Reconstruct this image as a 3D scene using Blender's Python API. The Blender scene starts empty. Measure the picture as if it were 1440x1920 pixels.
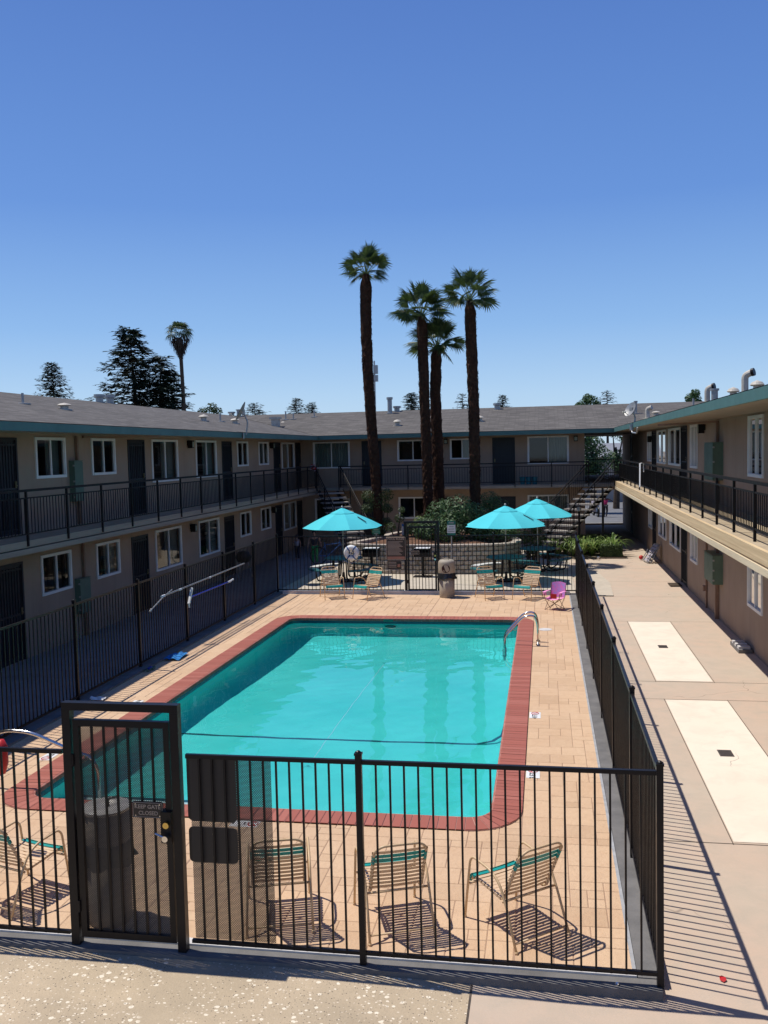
import bpy, math, random
from mathutils import Vector, Matrix
R = math.radians
random.seed(11)
scene = bpy.context.scene
COL = scene.collection
V = Vector

# ------------------------------------------------------------------ helpers
class MB:
    """collects shapes and links them as ONE mesh object"""
    def __init__(s, tf=None):
        s.v, s.f, s.m, s.tf = [], [], [], tf
    def add(s, vs, fs, mat=0):
        b = len(s.v)
        for p in vs:
            s.v.append(tuple(s.tf(*p)) if s.tf else tuple(p))
        for f in fs:
            s.f.append([b + i for i in f]); s.m.append(mat)
    def box(s, a, b, mat=0):
        (x0, y0, z0), (x1, y1, z1) = a, b
        s.add([(x0,y0,z0),(x1,y0,z0),(x1,y1,z0),(x0,y1,z0),(x0,y0,z1),(x1,y0,z1),(x1,y1,z1),(x0,y1,z1)],
              [(0,3,2,1),(4,5,6,7),(0,1,5,4),(1,2,6,5),(2,3,7,6),(3,0,4,7)], mat)
    def obox(s, c, ax, ay, az, mat=0):
        c, ax, ay, az = V(c), V(ax), V(ay), V(az)
        vs = [c+i*ax+j*ay+k*az for k in (-1,1) for i, j in ((-1,-1),(1,-1),(1,1),(-1,1))]
        s.add(vs, [(0,3,2,1),(4,5,6,7),(0,1,5,4),(1,2,6,5),(2,3,7,6),(3,0,4,7)], mat)
    def bar(s, p, q, w, h, mat=0, up=(0,0,1)):
        p, q = V(p), V(q); d = q-p; L = d.length
        if L < 1e-6: return
        d.normalize(); u = V(up)
        if abs(d.dot(u)) > .99: u = V((0,1,0))
        x = d.cross(u).normalized(); y = x.cross(d).normalized()
        s.obox((p+q)/2, x*w/2, d*L/2, y*h/2, mat)
    def quad(s, a, b, c, d, mat=0):
        s.add([a,b,c,d], [(0,1,2,3)], mat)
    def poly(s, pts, mat=0):
        s.add(pts, [tuple(range(len(pts)))], mat)
    def tube(s, pts, r, n=8, mat=0, closed=False, caps=True):
        pts = [V(p) for p in pts]; N = len(pts)
        rs = r if isinstance(r, (list, tuple)) else [r]*N
        t0 = (pts[1]-pts[0]).normalized()
        ref = V((0,0,1)) if abs(t0.z) < .9 else V((1,0,0))
        x = t0.cross(ref).normalized()
        vs = []
        for i, p in enumerate(pts):
            if closed: t = pts[(i+1) % N]-pts[i-1]
            elif i == 0: t = pts[1]-pts[0]
            elif i == N-1: t = pts[-1]-pts[-2]
            else: t = (pts[i+1]-p).normalized()+(p-pts[i-1]).normalized()
            if t.length < 1e-9: t = t0
            t.normalize()
            x = (x-t*x.dot(t))
            if x.length < 1e-6: x = t.orthogonal()
            x.normalize(); y = t.cross(x)
            for k in range(n):
                a = 2*math.pi*k/n
                vs.append(p+(x*math.cos(a)+y*math.sin(a))*rs[i])
        fs = []
        for i in range(N if closed else N-1):
            j = (i+1) % N
            for k in range(n):
                l = (k+1) % n
                fs.append((i*n+k, i*n+l, j*n+l, j*n+k))
        if caps and not closed:
            fs.append(tuple(range(n))[::-1]); fs.append(tuple((N-1)*n+k for k in range(n)))
        s.add(vs, fs, mat)
    def lathe(s, c, prof, n=24, mat=0, caps=True):
        c = V(c); vs = []
        for r, z in prof:
            for k in range(n):
                a = 2*math.pi*k/n
                vs.append(c+V((r*math.cos(a), r*math.sin(a), z)))
        fs = []
        for i in range(len(prof)-1):
            for k in range(n):
                l = (k+1) % n
                fs.append((i*n+k, i*n+l, (i+1)*n+l, (i+1)*n+k))
        if caps:
            fs.append(tuple(range(n))[::-1]); fs.append(tuple((len(prof)-1)*n+k for k in range(n)))
        s.add(vs, fs, mat)
    def prism(s, pts, z0, z1, mat=0):
        n = len(pts)
        vs = [(x,y,z0) for x,y in pts]+[(x,y,z1) for x,y in pts]
        fs = [tuple(range(n))[::-1], tuple(range(n,2*n))]+[(i,(i+1)%n,n+(i+1)%n,n+i) for i in range(n)]
        s.add(vs, fs, mat)
    def build(s, name, mats, parent=None, off=(0,0,0), smooth=False):
        me = bpy.data.meshes.new(name)
        ox, oy, oz = off
        me.from_pydata([(x-ox,y-oy,z-oz) for x,y,z in s.v], [], s.f)
        if not isinstance(mats, (list, tuple)): mats = [mats]
        for m in mats: me.materials.append(m)
        me.polygons.foreach_set('material_index', s.m)
        if smooth: me.polygons.foreach_set('use_smooth', [True]*len(s.f))
        me.update()
        o = bpy.data.objects.new(name, me); COL.objects.link(o)
        if parent: o.parent = parent
        else: o.location = off
        return o

def tag(o, label=None, cat=None, group=None, kind=None):
    if label: o['label'] = label
    if cat: o['category'] = cat
    if group: o['group'] = group
    if kind: o['kind'] = kind
    return o
def thing(name, loc, label, cat, group=None, rz=0):
    o = bpy.data.objects.new(name, None); COL.objects.link(o)
    o.location = loc; o.rotation_euler = (0,0,rz); o.empty_display_size = .2
    return tag(o, label, cat, group)
def copy_tree(o, parent=None):
    c = o.copy(); COL.objects.link(c)
    c.parent = parent
    for ch in list(o.children): copy_tree(ch, c)
    return c
def fillet(pts, r, k=5):
    pts = [V(p) for p in pts]; out = [pts[0]]
    for i in range(1, len(pts)-1):
        a, b, c = pts[i-1], pts[i], pts[i+1]
        d1, d2 = (a-b), (c-b)
        rr = min(r, d1.length*.49, d2.length*.49)
        p, q = b+d1.normalized()*rr, b+d2.normalized()*rr
        for j in range(k+1):
            t = j/k
            out.append(p*(1-t)**2+b*2*t*(1-t)+q*t*t)
    out.append(pts[-1]); return out
def rrect(x0, x1, y0, y1, r, k=8):
    """rounded rectangle outline, counter-clockwise, with outward normals"""
    r = max(r, .004); out = []
    for cx, cy, a0 in ((x1-r,y0+r,-90),(x1-r,y1-r,0),(x0+r,y1-r,90),(x0+r,y0+r,180)):
        for j in range(k+1):
            a = R(a0+90*j/k)
            out.append((cx+r*math.cos(a), cy+r*math.sin(a)))
    return out
_tc = {}
def text_mb(txt, size, name, mat, parent, M):
    """flat lettering as a mesh; M places the text plane (x right, y up)"""
    cu = bpy.data.curves.new('lettering', 'FONT'); cu.body = txt; cu.size = size
    cu.align_x = 'CENTER'; cu.align_y = 'CENTER'; cu.extrude = .0012; cu.offset = size*.012
    cu.resolution_u = 3; cu.space_line = .95
    o = bpy.data.objects.new('tmp', cu); COL.objects.link(o)
    dg = bpy.context.evaluated_depsgraph_get(); dg.update()
    me = bpy.data.meshes.new_from_object(o.evaluated_get(dg))
    bpy.data.objects.remove(o)
    me.transform(M); me.materials.clear(); me.materials.append(mat)
    ob = bpy.data.objects.new(name, me); COL.objects.link(ob); ob.parent = parent
    return ob

# ------------------------------------------------------------------ materials
class NT:
    def __init__(s, name):
        s.m = bpy.data.materials.new(name); s.m.use_nodes = True
        s.t = s.m.node_tree; s.t.nodes.clear()
        s.out = s.n('ShaderNodeOutputMaterial')
    def n(s, typ, **kw):
        nd = s.t.nodes.new(typ)
        for k, v in kw.items(): setattr(nd, k, v)
        return nd
    def l(s, a, b): s.t.links.new(a, b)
    def coord(s, which='Object', scale=(1,1,1), rot=(0,0,0)):
        tc = s.n('ShaderNodeTexCoord'); mp = s.n('ShaderNodeMapping')
        mp.inputs['Scale'].default_value = scale; mp.inputs['Rotation'].default_value = rot
        s.l(tc.outputs[which], mp.inputs['Vector']); return mp.outputs['Vector']
    def noise(s, vec, scale, detail=4, rough=.55, dist=0):
        nd = s.n('ShaderNodeTexNoise'); nd.inputs['Scale'].default_value = scale
        nd.inputs['Detail'].default_value = detail; nd.inputs['Roughness'].default_value = rough
        nd.inputs['Distortion'].default_value = dist
        if vec: s.l(vec, nd.inputs['Vector'])
        return nd.outputs['Fac']
    def ramp(s, fac, stops):
        nd = s.n('ShaderNodeValToRGB'); cr = nd.color_ramp
        while len(cr.elements) < len(stops): cr.elements.new(.5)
        for e, (p, c) in zip(cr.elements, stops):
            e.position = p; e.color = (*c, 1) if len(c) == 3 else c
        s.l(fac, nd.inputs['Fac']); return nd.outputs['Color']
    def mix(s, fac, a, b, mode='MIX'):
        nd = s.n('ShaderNodeMix', data_type='RGBA', blend_type=mode)
        for sock, v in ((nd.inputs[0], fac), (nd.inputs[6], a), (nd.inputs[7], b)):
            if isinstance(v, (int, float)): sock.default_value = v
            elif isinstance(v, tuple): sock.default_value = (*v, 1) if len(v) == 3 else v
            else: s.l(v, sock)
        return nd.outputs[2]
    def math(s, op, a, b=0.):
        nd = s.n('ShaderNodeMath', operation=op)
        for sock, v in ((nd.inputs[0], a), (nd.inputs[1], b)):
            if isinstance(v, (int, float)): sock.default_value = v
            else: s.l(v, sock)
        return nd.outputs[0]
    def bsdf(s, color, rough=.6, metal=0, spec=.5, bump=None, bstr=.3, bdist=.02, trans=0, coat=0):
        b = s.n('ShaderNodeBsdfPrincipled')
        for k, v in (('Base Color', color), ('Roughness', rough)):
            if isinstance(v, tuple): b.inputs[k].default_value = (*v, 1)
            elif isinstance(v, (int, float)): b.inputs[k].default_value = v
            else: s.l(v, b.inputs[k])
        b.inputs['Metallic'].default_value = metal
        b.inputs['Specular IOR Level'].default_value = spec
        b.inputs['Coat Weight'].default_value = coat
        if bump is not None:
            bp = s.n('ShaderNodeBump'); bp.inputs['Strength'].default_value = bstr
            bp.inputs['Distance'].default_value = bdist
            s.l(bump, bp.inputs['Height']); s.l(bp.outputs['Normal'], b.inputs['Normal'])
        s.l(b.outputs['BSDF'], s.out.inputs['Surface']); return b
    def island(s):
        return s.n('ShaderNodeNewGeometry').outputs['Random Per Island']

def surf(name, c1, c2=None, scale=3., rough=.65, metal=0, spec=.4, bscale=60., bstr=.15, bdist=.01, isl=0., coat=0, which='Object', mscale=(1,1,1)):
    """two tones mixed by noise, fine bump, optional variation per island"""
    t = NT(name); vec = t.coord(which, mscale)
    c2 = c2 or tuple(x*.8 for x in c1)
    n = t.noise(vec, scale, 6, .6)
    col = t.mix(t.ramp(n, [(.32,(0,0,0)),(.68,(1,1,1))]), c1, c2)
    if isl:
        f = t.math('MULTIPLY', t.island(), isl)
        col = t.mix(f, col, tuple(x*.45 for x in c1))
    rg = t.math('ADD', t.math('MULTIPLY', t.noise(vec, scale*2.3), .25), rough-.12)
    t.bsdf(col, rg, metal, spec, t.noise(vec, bscale, 3), bstr, bdist, coat=coat)
    return t.m

M = {}
def mat_stucco():
    t = NT('stucco'); vec = t.coord()
    col = t.mix(t.ramp(t.noise(vec, .8, 6, .6), [(.35,(0,0,0)),(.68,(1,1,1))]), (.37,.275,.205), (.315,.23,.17))
    st_ = t.noise(t.coord('Object', (3.,3.,.22)), 1.6, 5, .6)
    col = t.mix(t.math('MULTIPLY', t.ramp(st_, [(.52,(0,0,0)),(.75,(1,1,1))]), .35), col, (.22,.165,.125))
    t.bsdf(col, .9, spec=.2, bump=t.noise(vec, 70., 4), bstr=.7, bdist=.01); return t.m
M['stucco'] = mat_stucco()
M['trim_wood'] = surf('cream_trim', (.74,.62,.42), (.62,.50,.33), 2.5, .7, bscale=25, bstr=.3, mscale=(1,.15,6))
M['trim_shade'] = surf('trim_shade_tone', (.30,.26,.20), (.22,.19,.15), 2.5, .7, bscale=25, bstr=.3, mscale=(1,.15,6))  # darker copy of the trim for the shaded wings, shade put into colour
M['beam_wood'] = surf('balcony_beam', (.74,.56,.33), (.52,.37,.20), 3, .75, bscale=20, bstr=.4, mscale=(1,.12,7))
M['teal_fascia'] = surf('teal_fascia_paint', (.075,.17,.155), (.06,.14,.13), 1.5, .6, bscale=30, bstr=.15)
M['soffit'] = surf('soffit', (.34,.26,.20), (.30,.23,.17), 1.5, .9)
M['floor_dark'] = surf('balcony_floor', (.50,.40,.27), (.40,.31,.20), 2, .8)
M['door'] = surf('security_door_paint', (.012,.014,.02), (.018,.02,.026), 4, .55, bscale=60, bstr=.1)
M['vinyl'] = surf('white_vinyl', (.74,.74,.72), (.66,.66,.64), 3, .5)
M['curtain'] = surf('curtain', (.30,.36,.32), (.22,.27,.24), 2, .8, mscale=(8,8,.3))
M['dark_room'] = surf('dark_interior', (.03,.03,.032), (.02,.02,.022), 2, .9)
M['black_metal'] = surf('black_powder_coat', (.008,.007,.008), (.012,.010,.010), 6, .36, spec=.25, bscale=150, bstr=.08)
M['rail_metal'] = surf('railing_paint', (.012,.011,.011), (.018,.016,.015), 6, .6, spec=.15, bscale=150, bstr=.08)
M['brass_dull'] = surf('dull_brass', (.22,.18,.10), (.18,.14,.08), 10, .5, metal=.6)
M['brass'] = surf('brass', (.65,.48,.16), (.55,.4,.12), 10, .3, metal=1)
M['chrome'] = surf('stainless_tube', (.72,.70,.68), (.6,.58,.56), 12, .16, metal=1, bstr=.03)
M['galv'] = surf('galvanised_vent', (.42,.41,.39), (.30,.30,.29), 12, .45, metal=.5)
M['vent_paint'] = surf('vent_cream', (.60,.55,.46), (.42,.38,.31), 8, .6)
M['meter_green'] = surf('meter_box_green', (.11,.17,.12), (.09,.14,.10), 3, .55)
M['conduit'] = surf('conduit_brown', (.25,.15,.10), (.20,.12,.08), 6, .6)
M['curb'] = surf('curb_concrete', (.19,.18,.17), (.12,.115,.11), 3, .85, bscale=40, bstr=.4)
M['step'] = surf('precast_step', (.42,.38,.33), (.34,.31,.27), 4, .85, bscale=60, bstr=.4)
M['drain'] = surf('drain_plastic', (.42,.42,.42), (.30,.30,.30), 9, .6)
M['curb_white'] = surf('curb_white', (.66,.64,.62), (.50,.48,.46), 5, .8)
M['tan_tube'] = surf('tan_tube', (.66,.47,.27), (.58,.40,.22), 8, .4, bstr=.05)
M['tan_strap'] = surf('tan_vinyl_strap', (.74,.53,.33), (.66,.46,.28), 7, .45, bstr=.05, isl=.25)
M['teal_strap'] = surf('teal_vinyl_strap', (.01,.32,.28), (.01,.26,.23), 7, .4, bstr=.05)
M['plastic_tan'] = surf('beige_can', (.42,.36,.28), (.33,.28,.21), 3, .6, bscale=120, bstr=.5)
M['bag_black'] = surf('black_bag', (.015,.015,.016), (.03,.03,.03), 8, .3)
M['can_dark'] = surf('dark_opening', (.05,.015,.012), (.03,.01,.01), 4, .8)
M['can_grey'] = surf('grey_can_body', (.27,.22,.17), (.21,.17,.13), 4, .6, bscale=100, bstr=.5)
M['can_lid'] = surf('aluminium_lid', (.62,.58,.50), (.52,.48,.42), 5, .4, metal=.35)
M['sign_dark'] = surf('sign_brown', (.028,.022,.018), (.034,.027,.022), 6, .45)
M['sign_letters'] = surf('sign_letters', (.36,.29,.23), (.32,.26,.2), 6, .5)
M['rule_tan'] = surf('rules_board', (.045,.034,.028), (.06,.045,.035), 6, .6)
M['rule_text'] = surf('rules_lettering', (.50,.40,.32), (.42,.33,.26), 6, .6)
M['rule_band'] = surf('rules_band', (.38,.19,.13), (.32,.16,.11), 6, .6)
M['white_paint'] = surf('white_paint', (.78,.78,.76), (.68,.68,.66), 5, .5)
M['blue_paint'] = surf('blue_rope', (.03,.10,.30), (.02,.08,.22), 5, .5)
M['pole_blue'] = surf('pole_blue', (.02,.05,.42), (.02,.04,.32), 5, .35)
M['red_paint'] = surf('red_paint', (.55,.02,.02), (.42,.015,.015), 5, .5)
M['green_paint'] = surf('sign_green', (.02,.20,.14), (.015,.15,.10), 5, .5)
M['table_teal'] = surf('table_teal', (.03,.13,.14), (.02,.10,.11), 9, .45)
M['bark'] = surf('palm_fibre', (.085,.042,.026), (.035,.018,.012), 9, .95, spec=.1, bscale=30, bstr=.9, bdist=.03, isl=.6)
M['bark_grey'] = surf('grey_bark', (.10,.075,.055), (.06,.045,.035), 6, .95, spec=.1, bscale=20, bstr=.8, bdist=.03)
M['petiole'] = surf('petiole', (.14,.20,.06), (.10,.14,.04), 6, .6)
M['mulch'] = surf('bark_mulch', (.26,.13,.07), (.10,.05,.03), 14, .95, bscale=35, bstr=1, bdist=.05)
M['asphalt'] = surf('asphalt', (.17,.17,.175), (.13,.13,.135), 1.2, .9, bscale=80, bstr=.4)
M['dirt'] = surf('dirt', (.22,.18,.13), (.16,.13,.09), .4, .95)
M['joint'] = surf('joint_line', (.11,.085,.065), (.07,.055,.045), 9, .95)
M['white_slab'] = surf('new_concrete', (.84,.73,.59), (.77,.66,.52), .8, .85, bscale=60, bstr=.2)
M['grate'] = surf('iron_grate', (.06,.05,.045), (.10,.08,.07), 30, .7)
M['skin_dark'] = surf('skin_brown', (.11,.055,.035), (.09,.045,.03), 8, .6)
M['skin'] = surf('skin_light', (.35,.20,.14), (.30,.17,.12), 8, .6)
M['hair'] = surf('dark_hair', (.012,.009,.008), (.02,.014,.012), 20, .6)
M['pink_cloth'] = surf('pink_cloth', (.70,.06,.20), (.55,.04,.15), 8, .8)
M['dark_cloth'] = surf('dark_cloth', (.03,.03,.04), (.02,.02,.03), 8, .85)
M['green_cloth'] = surf('green_cloth', (.03,.26,.08), (.02,.20,.06), 8, .85)
M['grey_cloth'] = surf('pale_cloth', (.42,.38,.42), (.34,.30,.34), 8, .85)
M['white_cloth'] = surf('white_cloth', (.80,.79,.77), (.72,.71,.70), 6, .85)
M['kid_pink'] = surf('kids_chair_pink', (.85,.33,.58), (.80,.25,.50), 5, .75)
M['kid_purple'] = surf('kids_chair_panel', (.30,.25,.60), (.72,.15,.42), 12, .75)
M['blue_towel'] = surf('blue_towel', (.02,.16,.45), (.03,.22,.50), 18, .9, bscale=90, bstr=.6)
M['cyan_plastic'] = surf('cyan_plastic', (.02,.18,.20), (.02,.14,.16), 6, .5)
M['stucco_far'] = surf('far_wall', (.42,.36,.30), (.36,.31,.26), 1, .9)

def leaf_mat(name, dark, light, trans=.25):
    t = NT(name)
    isl = t.island()
    col = t.ramp(isl, [(0., dark), (.55, tuple((a+b)/2 for a, b in zip(dark, light))), (1., light)])
    vec = t.coord()
    col = t.mix(t.noise(vec, 1.3), col, tuple(x*.6 for x in dark))
    b = t.bsdf(col, .5, spec=.4)
    tr = t.n('ShaderNodeBsdfTranslucent'); t.l(col, tr.inputs['Color'])
    mx = t.n('ShaderNodeMixShader'); mx.inputs[0].default_value = trans
    t.l(b.outputs[0], mx.inputs[1]); t.l(tr.outputs[0], mx.inputs[2]); t.l(mx.outputs[0], t.out.inputs['Surface'])
    return t.m
M['palm_leaf'] = leaf_mat('palm_leaf', (.03,.06,.016), (.15,.21,.06), .3)
M['conifer'] = leaf_mat('conifer_needles', (.02,.04,.03), (.06,.095,.06), .15)
M['shrub'] = leaf_mat('shrub_leaf', (.03,.08,.02), (.20,.33,.12))
M['strap_leaf'] = leaf_mat('strap_leaf', (.12,.24,.03), (.62,.72,.30), .4)
M['hedge'] = leaf_mat('hedge_leaf', (.04,.08,.016), (.16,.23,.07))
M['vine'] = leaf_mat('vine_leaf', (.03,.06,.015), (.16,.22,.07))
M['dry_leaf'] = leaf_mat('dry_fronds', (.05,.03,.015), (.14,.09,.05))

def mat_fabric():
    t = NT('cyan_canopy'); vec = t.coord()
    col = t.mix(t.noise(vec, 2.), (.11,.68,.73), (.09,.62,.68))
    b = t.bsdf(col, .85, spec=.15, bump=t.noise(vec, 180., 2), bstr=.15, bdist=.003)
    tr = t.n('ShaderNodeBsdfTranslucent'); t.l(col, tr.inputs['Color'])
    mx = t.n('ShaderNodeMixShader'); mx.inputs[0].default_value = .12
    t.l(b.outputs[0], mx.inputs[1]); t.l(tr.outputs[0], mx.inputs[2]); t.l(mx.outputs[0], t.out.inputs['Surface'])
    return t.m
M['canopy'] = mat_fabric()

def mat_glass():
    t = NT('window_glass')
    tr = t.n('ShaderNodeBsdfTransparent'); tr.inputs['Color'].default_value = (.72,.75,.75,1)
    gl = t.n('ShaderNodeBsdfGlossy'); gl.inputs['Roughness'].default_value = .03
    fr = t.n('ShaderNodeFresnel'); fr.inputs['IOR'].default_value = 1.6
    mx = t.n('ShaderNodeMixShader')
    t.l(fr.outputs[0], mx.inputs[0]); t.l(tr.outputs[0], mx.inputs[1]); t.l(gl.outputs[0], mx.inputs[2])
    t.l(mx.outputs[0], t.out.inputs['Surface']); return t.m
M['glass'] = mat_glass()

def mat_screen(name='perforated_screen', freq=95., cover=.5):
    """perforated metal sheet: round-ish staggered holes"""
    t = NT(name); vec = t.coord()
    br = t.n('ShaderNodeTexBrick'); br.offset = .5
    sep = t.n('ShaderNodeSeparateXYZ'); t.l(vec, sep.inputs[0])
    cb = t.n('ShaderNodeCombineXYZ'); t.l(sep.outputs[0], cb.inputs[0]); t.l(sep.outputs[2], cb.inputs[1])
    t.l(cb.outputs[0], br.inputs['Vector'])
    br.inputs['Scale'].default_value = 1.
    br.inputs['Brick Width'].default_value = .016; br.inputs['Row Height'].default_value = .010
    br.inputs['Mortar Size'].default_value = .0031; br.inputs['Mortar Smooth'].default_value = 0
    br.inputs['Color1'].default_value = (0,0,0,1); br.inputs['Color2'].default_value = (0,0,0,1)
    br.inputs['Mortar'].default_value = (1,1,1,1)
    b = t.bsdf((.03,.026,.024), .5)
    tr = t.n('ShaderNodeBsdfTransparent')
    mx = t.n('ShaderNodeMixShader'); t.l(br.outputs['Color'], mx.inputs[0])
    t.l(tr.outputs[0], mx.inputs[1]); t.l(b.outputs[0], mx.inputs[2]); t.l(mx.outputs[0], t.out.inputs['Surface'])
    return t.m
M['screen'] = mat_screen()

def mat_stone():
    t = NT('stamped_concrete'); vec = t.coord()
    col = t.ramp(t.island(), [(0,(.59,.39,.235)),(.5,(.63,.43,.265)),(1,(.53,.35,.21))])
    n1 = t.noise(vec, 1.1, 5); n2 = t.noise(vec, 9., 6, .65)
    col = t.mix(t.ramp(n1, [(.35,(0,0,0)),(.7,(1,1,1))]), col, t.mix(.35, col, (.70,.51,.34)))
    col = t.mix(t.math('MULTIPLY', t.ramp(n2, [(.45,(0,0,0)),(.75,(1,1,1))]), .35), col, (.46,.28,.17))
    t.bsdf(col, .75, spec=.3, bump=t.noise(vec, 22., 6, .65), bstr=.7, bdist=.018)
    return t.m
M['stone'] = mat_stone()
M['stone_joint'] = surf('stamped_joint', (.40,.26,.17), (.33,.21,.14), 4, .9)
def mat_brick(name, cols):
    t = NT(name); vec = t.coord()
    col = t.ramp(t.island(), [(0, cols[0]), (.5, cols[1]), (1, cols[2])])
    col = t.mix(t.math('MULTIPLY', t.noise(vec, 30., 4), .5), col, cols[1])
    t.bsdf(col, .7, spec=.35, bump=t.noise(vec, 90., 4), bstr=.3, bdist=.006); return t.m
M['coping'] = mat_brick('red_coping_brick', ((.38,.115,.08),(.33,.10,.07),(.43,.15,.11)))
M['mortar'] = surf('coping_mortar', (.58,.36,.29), (.48,.29,.23), 7, .9)
M['block'] = mat_brick('retaining_block', ((.38,.32,.26),(.47,.40,.33),(.29,.24,.20)))

def mat_concrete(name, base, alt, stain, light=None):
    t = NT(name); vec = t.coord()
    n1 = t.noise(vec, .5, 6, .6); n2 = t.noise(vec, 2.7, 8, .65, .6); n3 = t.noise(vec, 60., 3)
    col = t.mix(t.ramp(n1, [(.35,(0,0,0)),(.65,(1,1,1))]), base, alt)
    col = t.mix(t.math('MULTIPLY', t.ramp(n2, [(.44,(0,0,0)),(.72,(1,1,1))]), .75), col, stain)
    col = t.mix(t.math('MULTIPLY', n3, .25), col, tuple(x*.7 for x in base))
    # hairline cracks
    vo = t.n('ShaderNodeTexVoronoi', feature='DISTANCE_TO_EDGE'); vo.inputs['Scale'].default_value = .33
    wv = t.n('ShaderNodeVectorMath', operation='ADD'); nz = t.n('ShaderNodeTexNoise'); nz.inputs['Scale'].default_value = 2.2
    t.l(vec, nz.inputs['Vector']); sc = t.n('ShaderNodeVectorMath', operation='SCALE'); sc.inputs['Scale'].default_value = .5
    t.l(nz.outputs['Color'], sc.inputs[0]); t.l(vec, wv.inputs[0]); t.l(sc.outputs[0], wv.inputs[1]); t.l(wv.outputs[0], vo.inputs['Vector'])
    ck = t.ramp(vo.outputs['Distance'], [(0,(1,1,1)),(.0028,(0,0,0))])
    gate = t.ramp(t.noise(vec, .35, 2), [(.54,(0,0,0)),(.58,(1,1,1))])
    col = t.mix(t.math('MULTIPLY', t.math('MULTIPLY', ck, gate), .6), col, (.16,.12,.09))
    t.bsdf(col, .85, spec=.25, bump=t.noise(vec, 70., 4), bstr=.25, bdist=.006); return t.m
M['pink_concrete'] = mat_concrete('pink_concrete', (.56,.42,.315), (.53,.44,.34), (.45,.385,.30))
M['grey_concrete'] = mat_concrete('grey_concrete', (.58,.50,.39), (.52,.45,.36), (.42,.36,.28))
M['shade_concrete'] = mat_concrete('shade_concrete', (.24,.22,.21), (.19,.175,.165), (.30,.28,.26))  # dark copy of the concrete, the left path's shade put into its colour

M['white_slab'] = mat_concrete('new_concrete', (.84,.73,.59), (.79,.69,.55), (.68,.59,.47))
def mat_aggregate():
    t = NT('exposed_aggregate'); vec = t.coord()
    base = t.mix(t.ramp(t.noise(vec, .9, 7, .65), [(.36,(0,0,0)),(.64,(1,1,1))]), (.60,.475,.32), (.43,.345,.235))
    base = t.mix(t.math('MULTIPLY', t.noise(vec, 55., 4), .6), base, (.34,.27,.19))
    def layer(col, scale, thr, prob, c, stretch):
        v = t.coord('Object', stretch); nz = t.n('ShaderNodeTexNoise'); nz.inputs['Scale'].default_value = 16.
        t.l(v, nz.inputs['Vector'])
        sc = t.n('ShaderNodeVectorMath', operation='SCALE'); sc.inputs['Scale'].default_value = .025; t.l(nz.outputs['Color'], sc.inputs[0])
        ad = t.n('ShaderNodeVectorMath', operation='ADD'); t.l(v, ad.inputs[0]); t.l(sc.outputs[0], ad.inputs[1])
        vo = t.n('ShaderNodeTexVoronoi'); vo.inputs['Scale'].default_value = scale; t.l(ad.outputs[0], vo.inputs['Vector'])
        sp = t.n('ShaderNodeSeparateColor'); t.l(vo.outputs['Color'], sp.inputs[0])
        size = t.math('MULTIPLY', sp.outputs[1], thr)
        near = t.math('LESS_THAN', vo.outputs['Distance'], size)
        pick = t.math('GREATER_THAN', sp.outputs[0], 1-prob)
        patch = t.ramp(t.noise(t.coord(), 1.6, 2), [(.33,(.0,.0,.0)),(.42,(1,1,1))])
        f = t.math('MULTIPLY', t.math('MULTIPLY', near, pick), patch)
        return t.mix(f, col, c)
    col = layer(base, 17., .37, .62, (.78,.69,.54), (1,1.15,0))
    col = layer(col, 34., .38, .5, (.70,.60,.46), (1,1.3,0))
    col = layer(col, 60., .40, .35, (.14,.115,.09), (1,1.2,0))
    t.bsdf(col, .85, spec=.25, bump=t.noise(vec, 60., 5), bstr=.5, bdist=.01); return t.m
M['aggregate'] = mat_aggregate()

def mat_roof():
    t = NT('asphalt_shingles')
    vec = t.coord('UV')
    br = t.n('ShaderNodeTexBrick'); br.offset = .37; br.inputs['Scale'].default_value = 1.
    br.inputs['Brick Width'].default_value = .42; br.inputs['Row Height'].default_value = .17
    br.inputs['Mortar Size'].default_value = .014; br.inputs['Mortar Smooth'].default_value = .3
    br.inputs['Color1'].default_value = (.19,.175,.155,1); br.inputs['Color2'].default_value = (.085,.078,.07,1)
    br.inputs['Mortar'].default_value = (.05,.045,.045,1); t.l(vec, br.inputs['Vector'])
    n = t.noise(vec, .35, 5); n2 = t.noise(vec, 40., 3); n3 = t.noise(t.coord('UV', (1.2,5.5,1)), 1., 4, .7)
    col = t.mix(t.ramp(n, [(.35,(0,0,0)),(.7,(1,1,1))]), br.outputs['Color'], t.mix(.4, br.outputs['Color'], (.22,.20,.185)))
    col = t.mix(t.ramp(n3, [(.42,(0,0,0)),(.6,(.75,.75,.75))]), col, (.075,.068,.06))
    col = t.mix(t.math('MULTIPLY', n2, .5), col, (.11,.10,.09))
    t.bsdf(col, .92, spec=.2, bump=br.outputs['Fac'], bstr=-.6, bdist=.02); return t.m
M['shingle'] = mat_roof()

def mat_plaster():
    t = NT('pool_plaster'); vec = t.coord()
    col = t.mix(t.ramp(t.noise(vec, .6, 5), [(.35,(0,0,0)),(.65,(1,1,1))]), (.07,.63,.59), (.11,.70,.66))
    col = t.mix(t.math('MULTIPLY', t.ramp(t.noise(vec, 5., 6, .7), [(.5,(0,0,0)),(.8,(1,1,1))]), .25), col, (.06,.54,.51))
    t.bsdf(col, .8, spec=.2, bump=t.noise(vec, 20., 4), bstr=.1); return t.m
M['plaster'] = mat_plaster()
M['tile_band'] = surf('waterline_tile', (.012,.06,.09), (.02,.09,.12), 22, .25)
M['lane_tile'] = surf('lane_tile', (.005,.10,.14), (.008,.08,.10), 30, .4)

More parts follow.
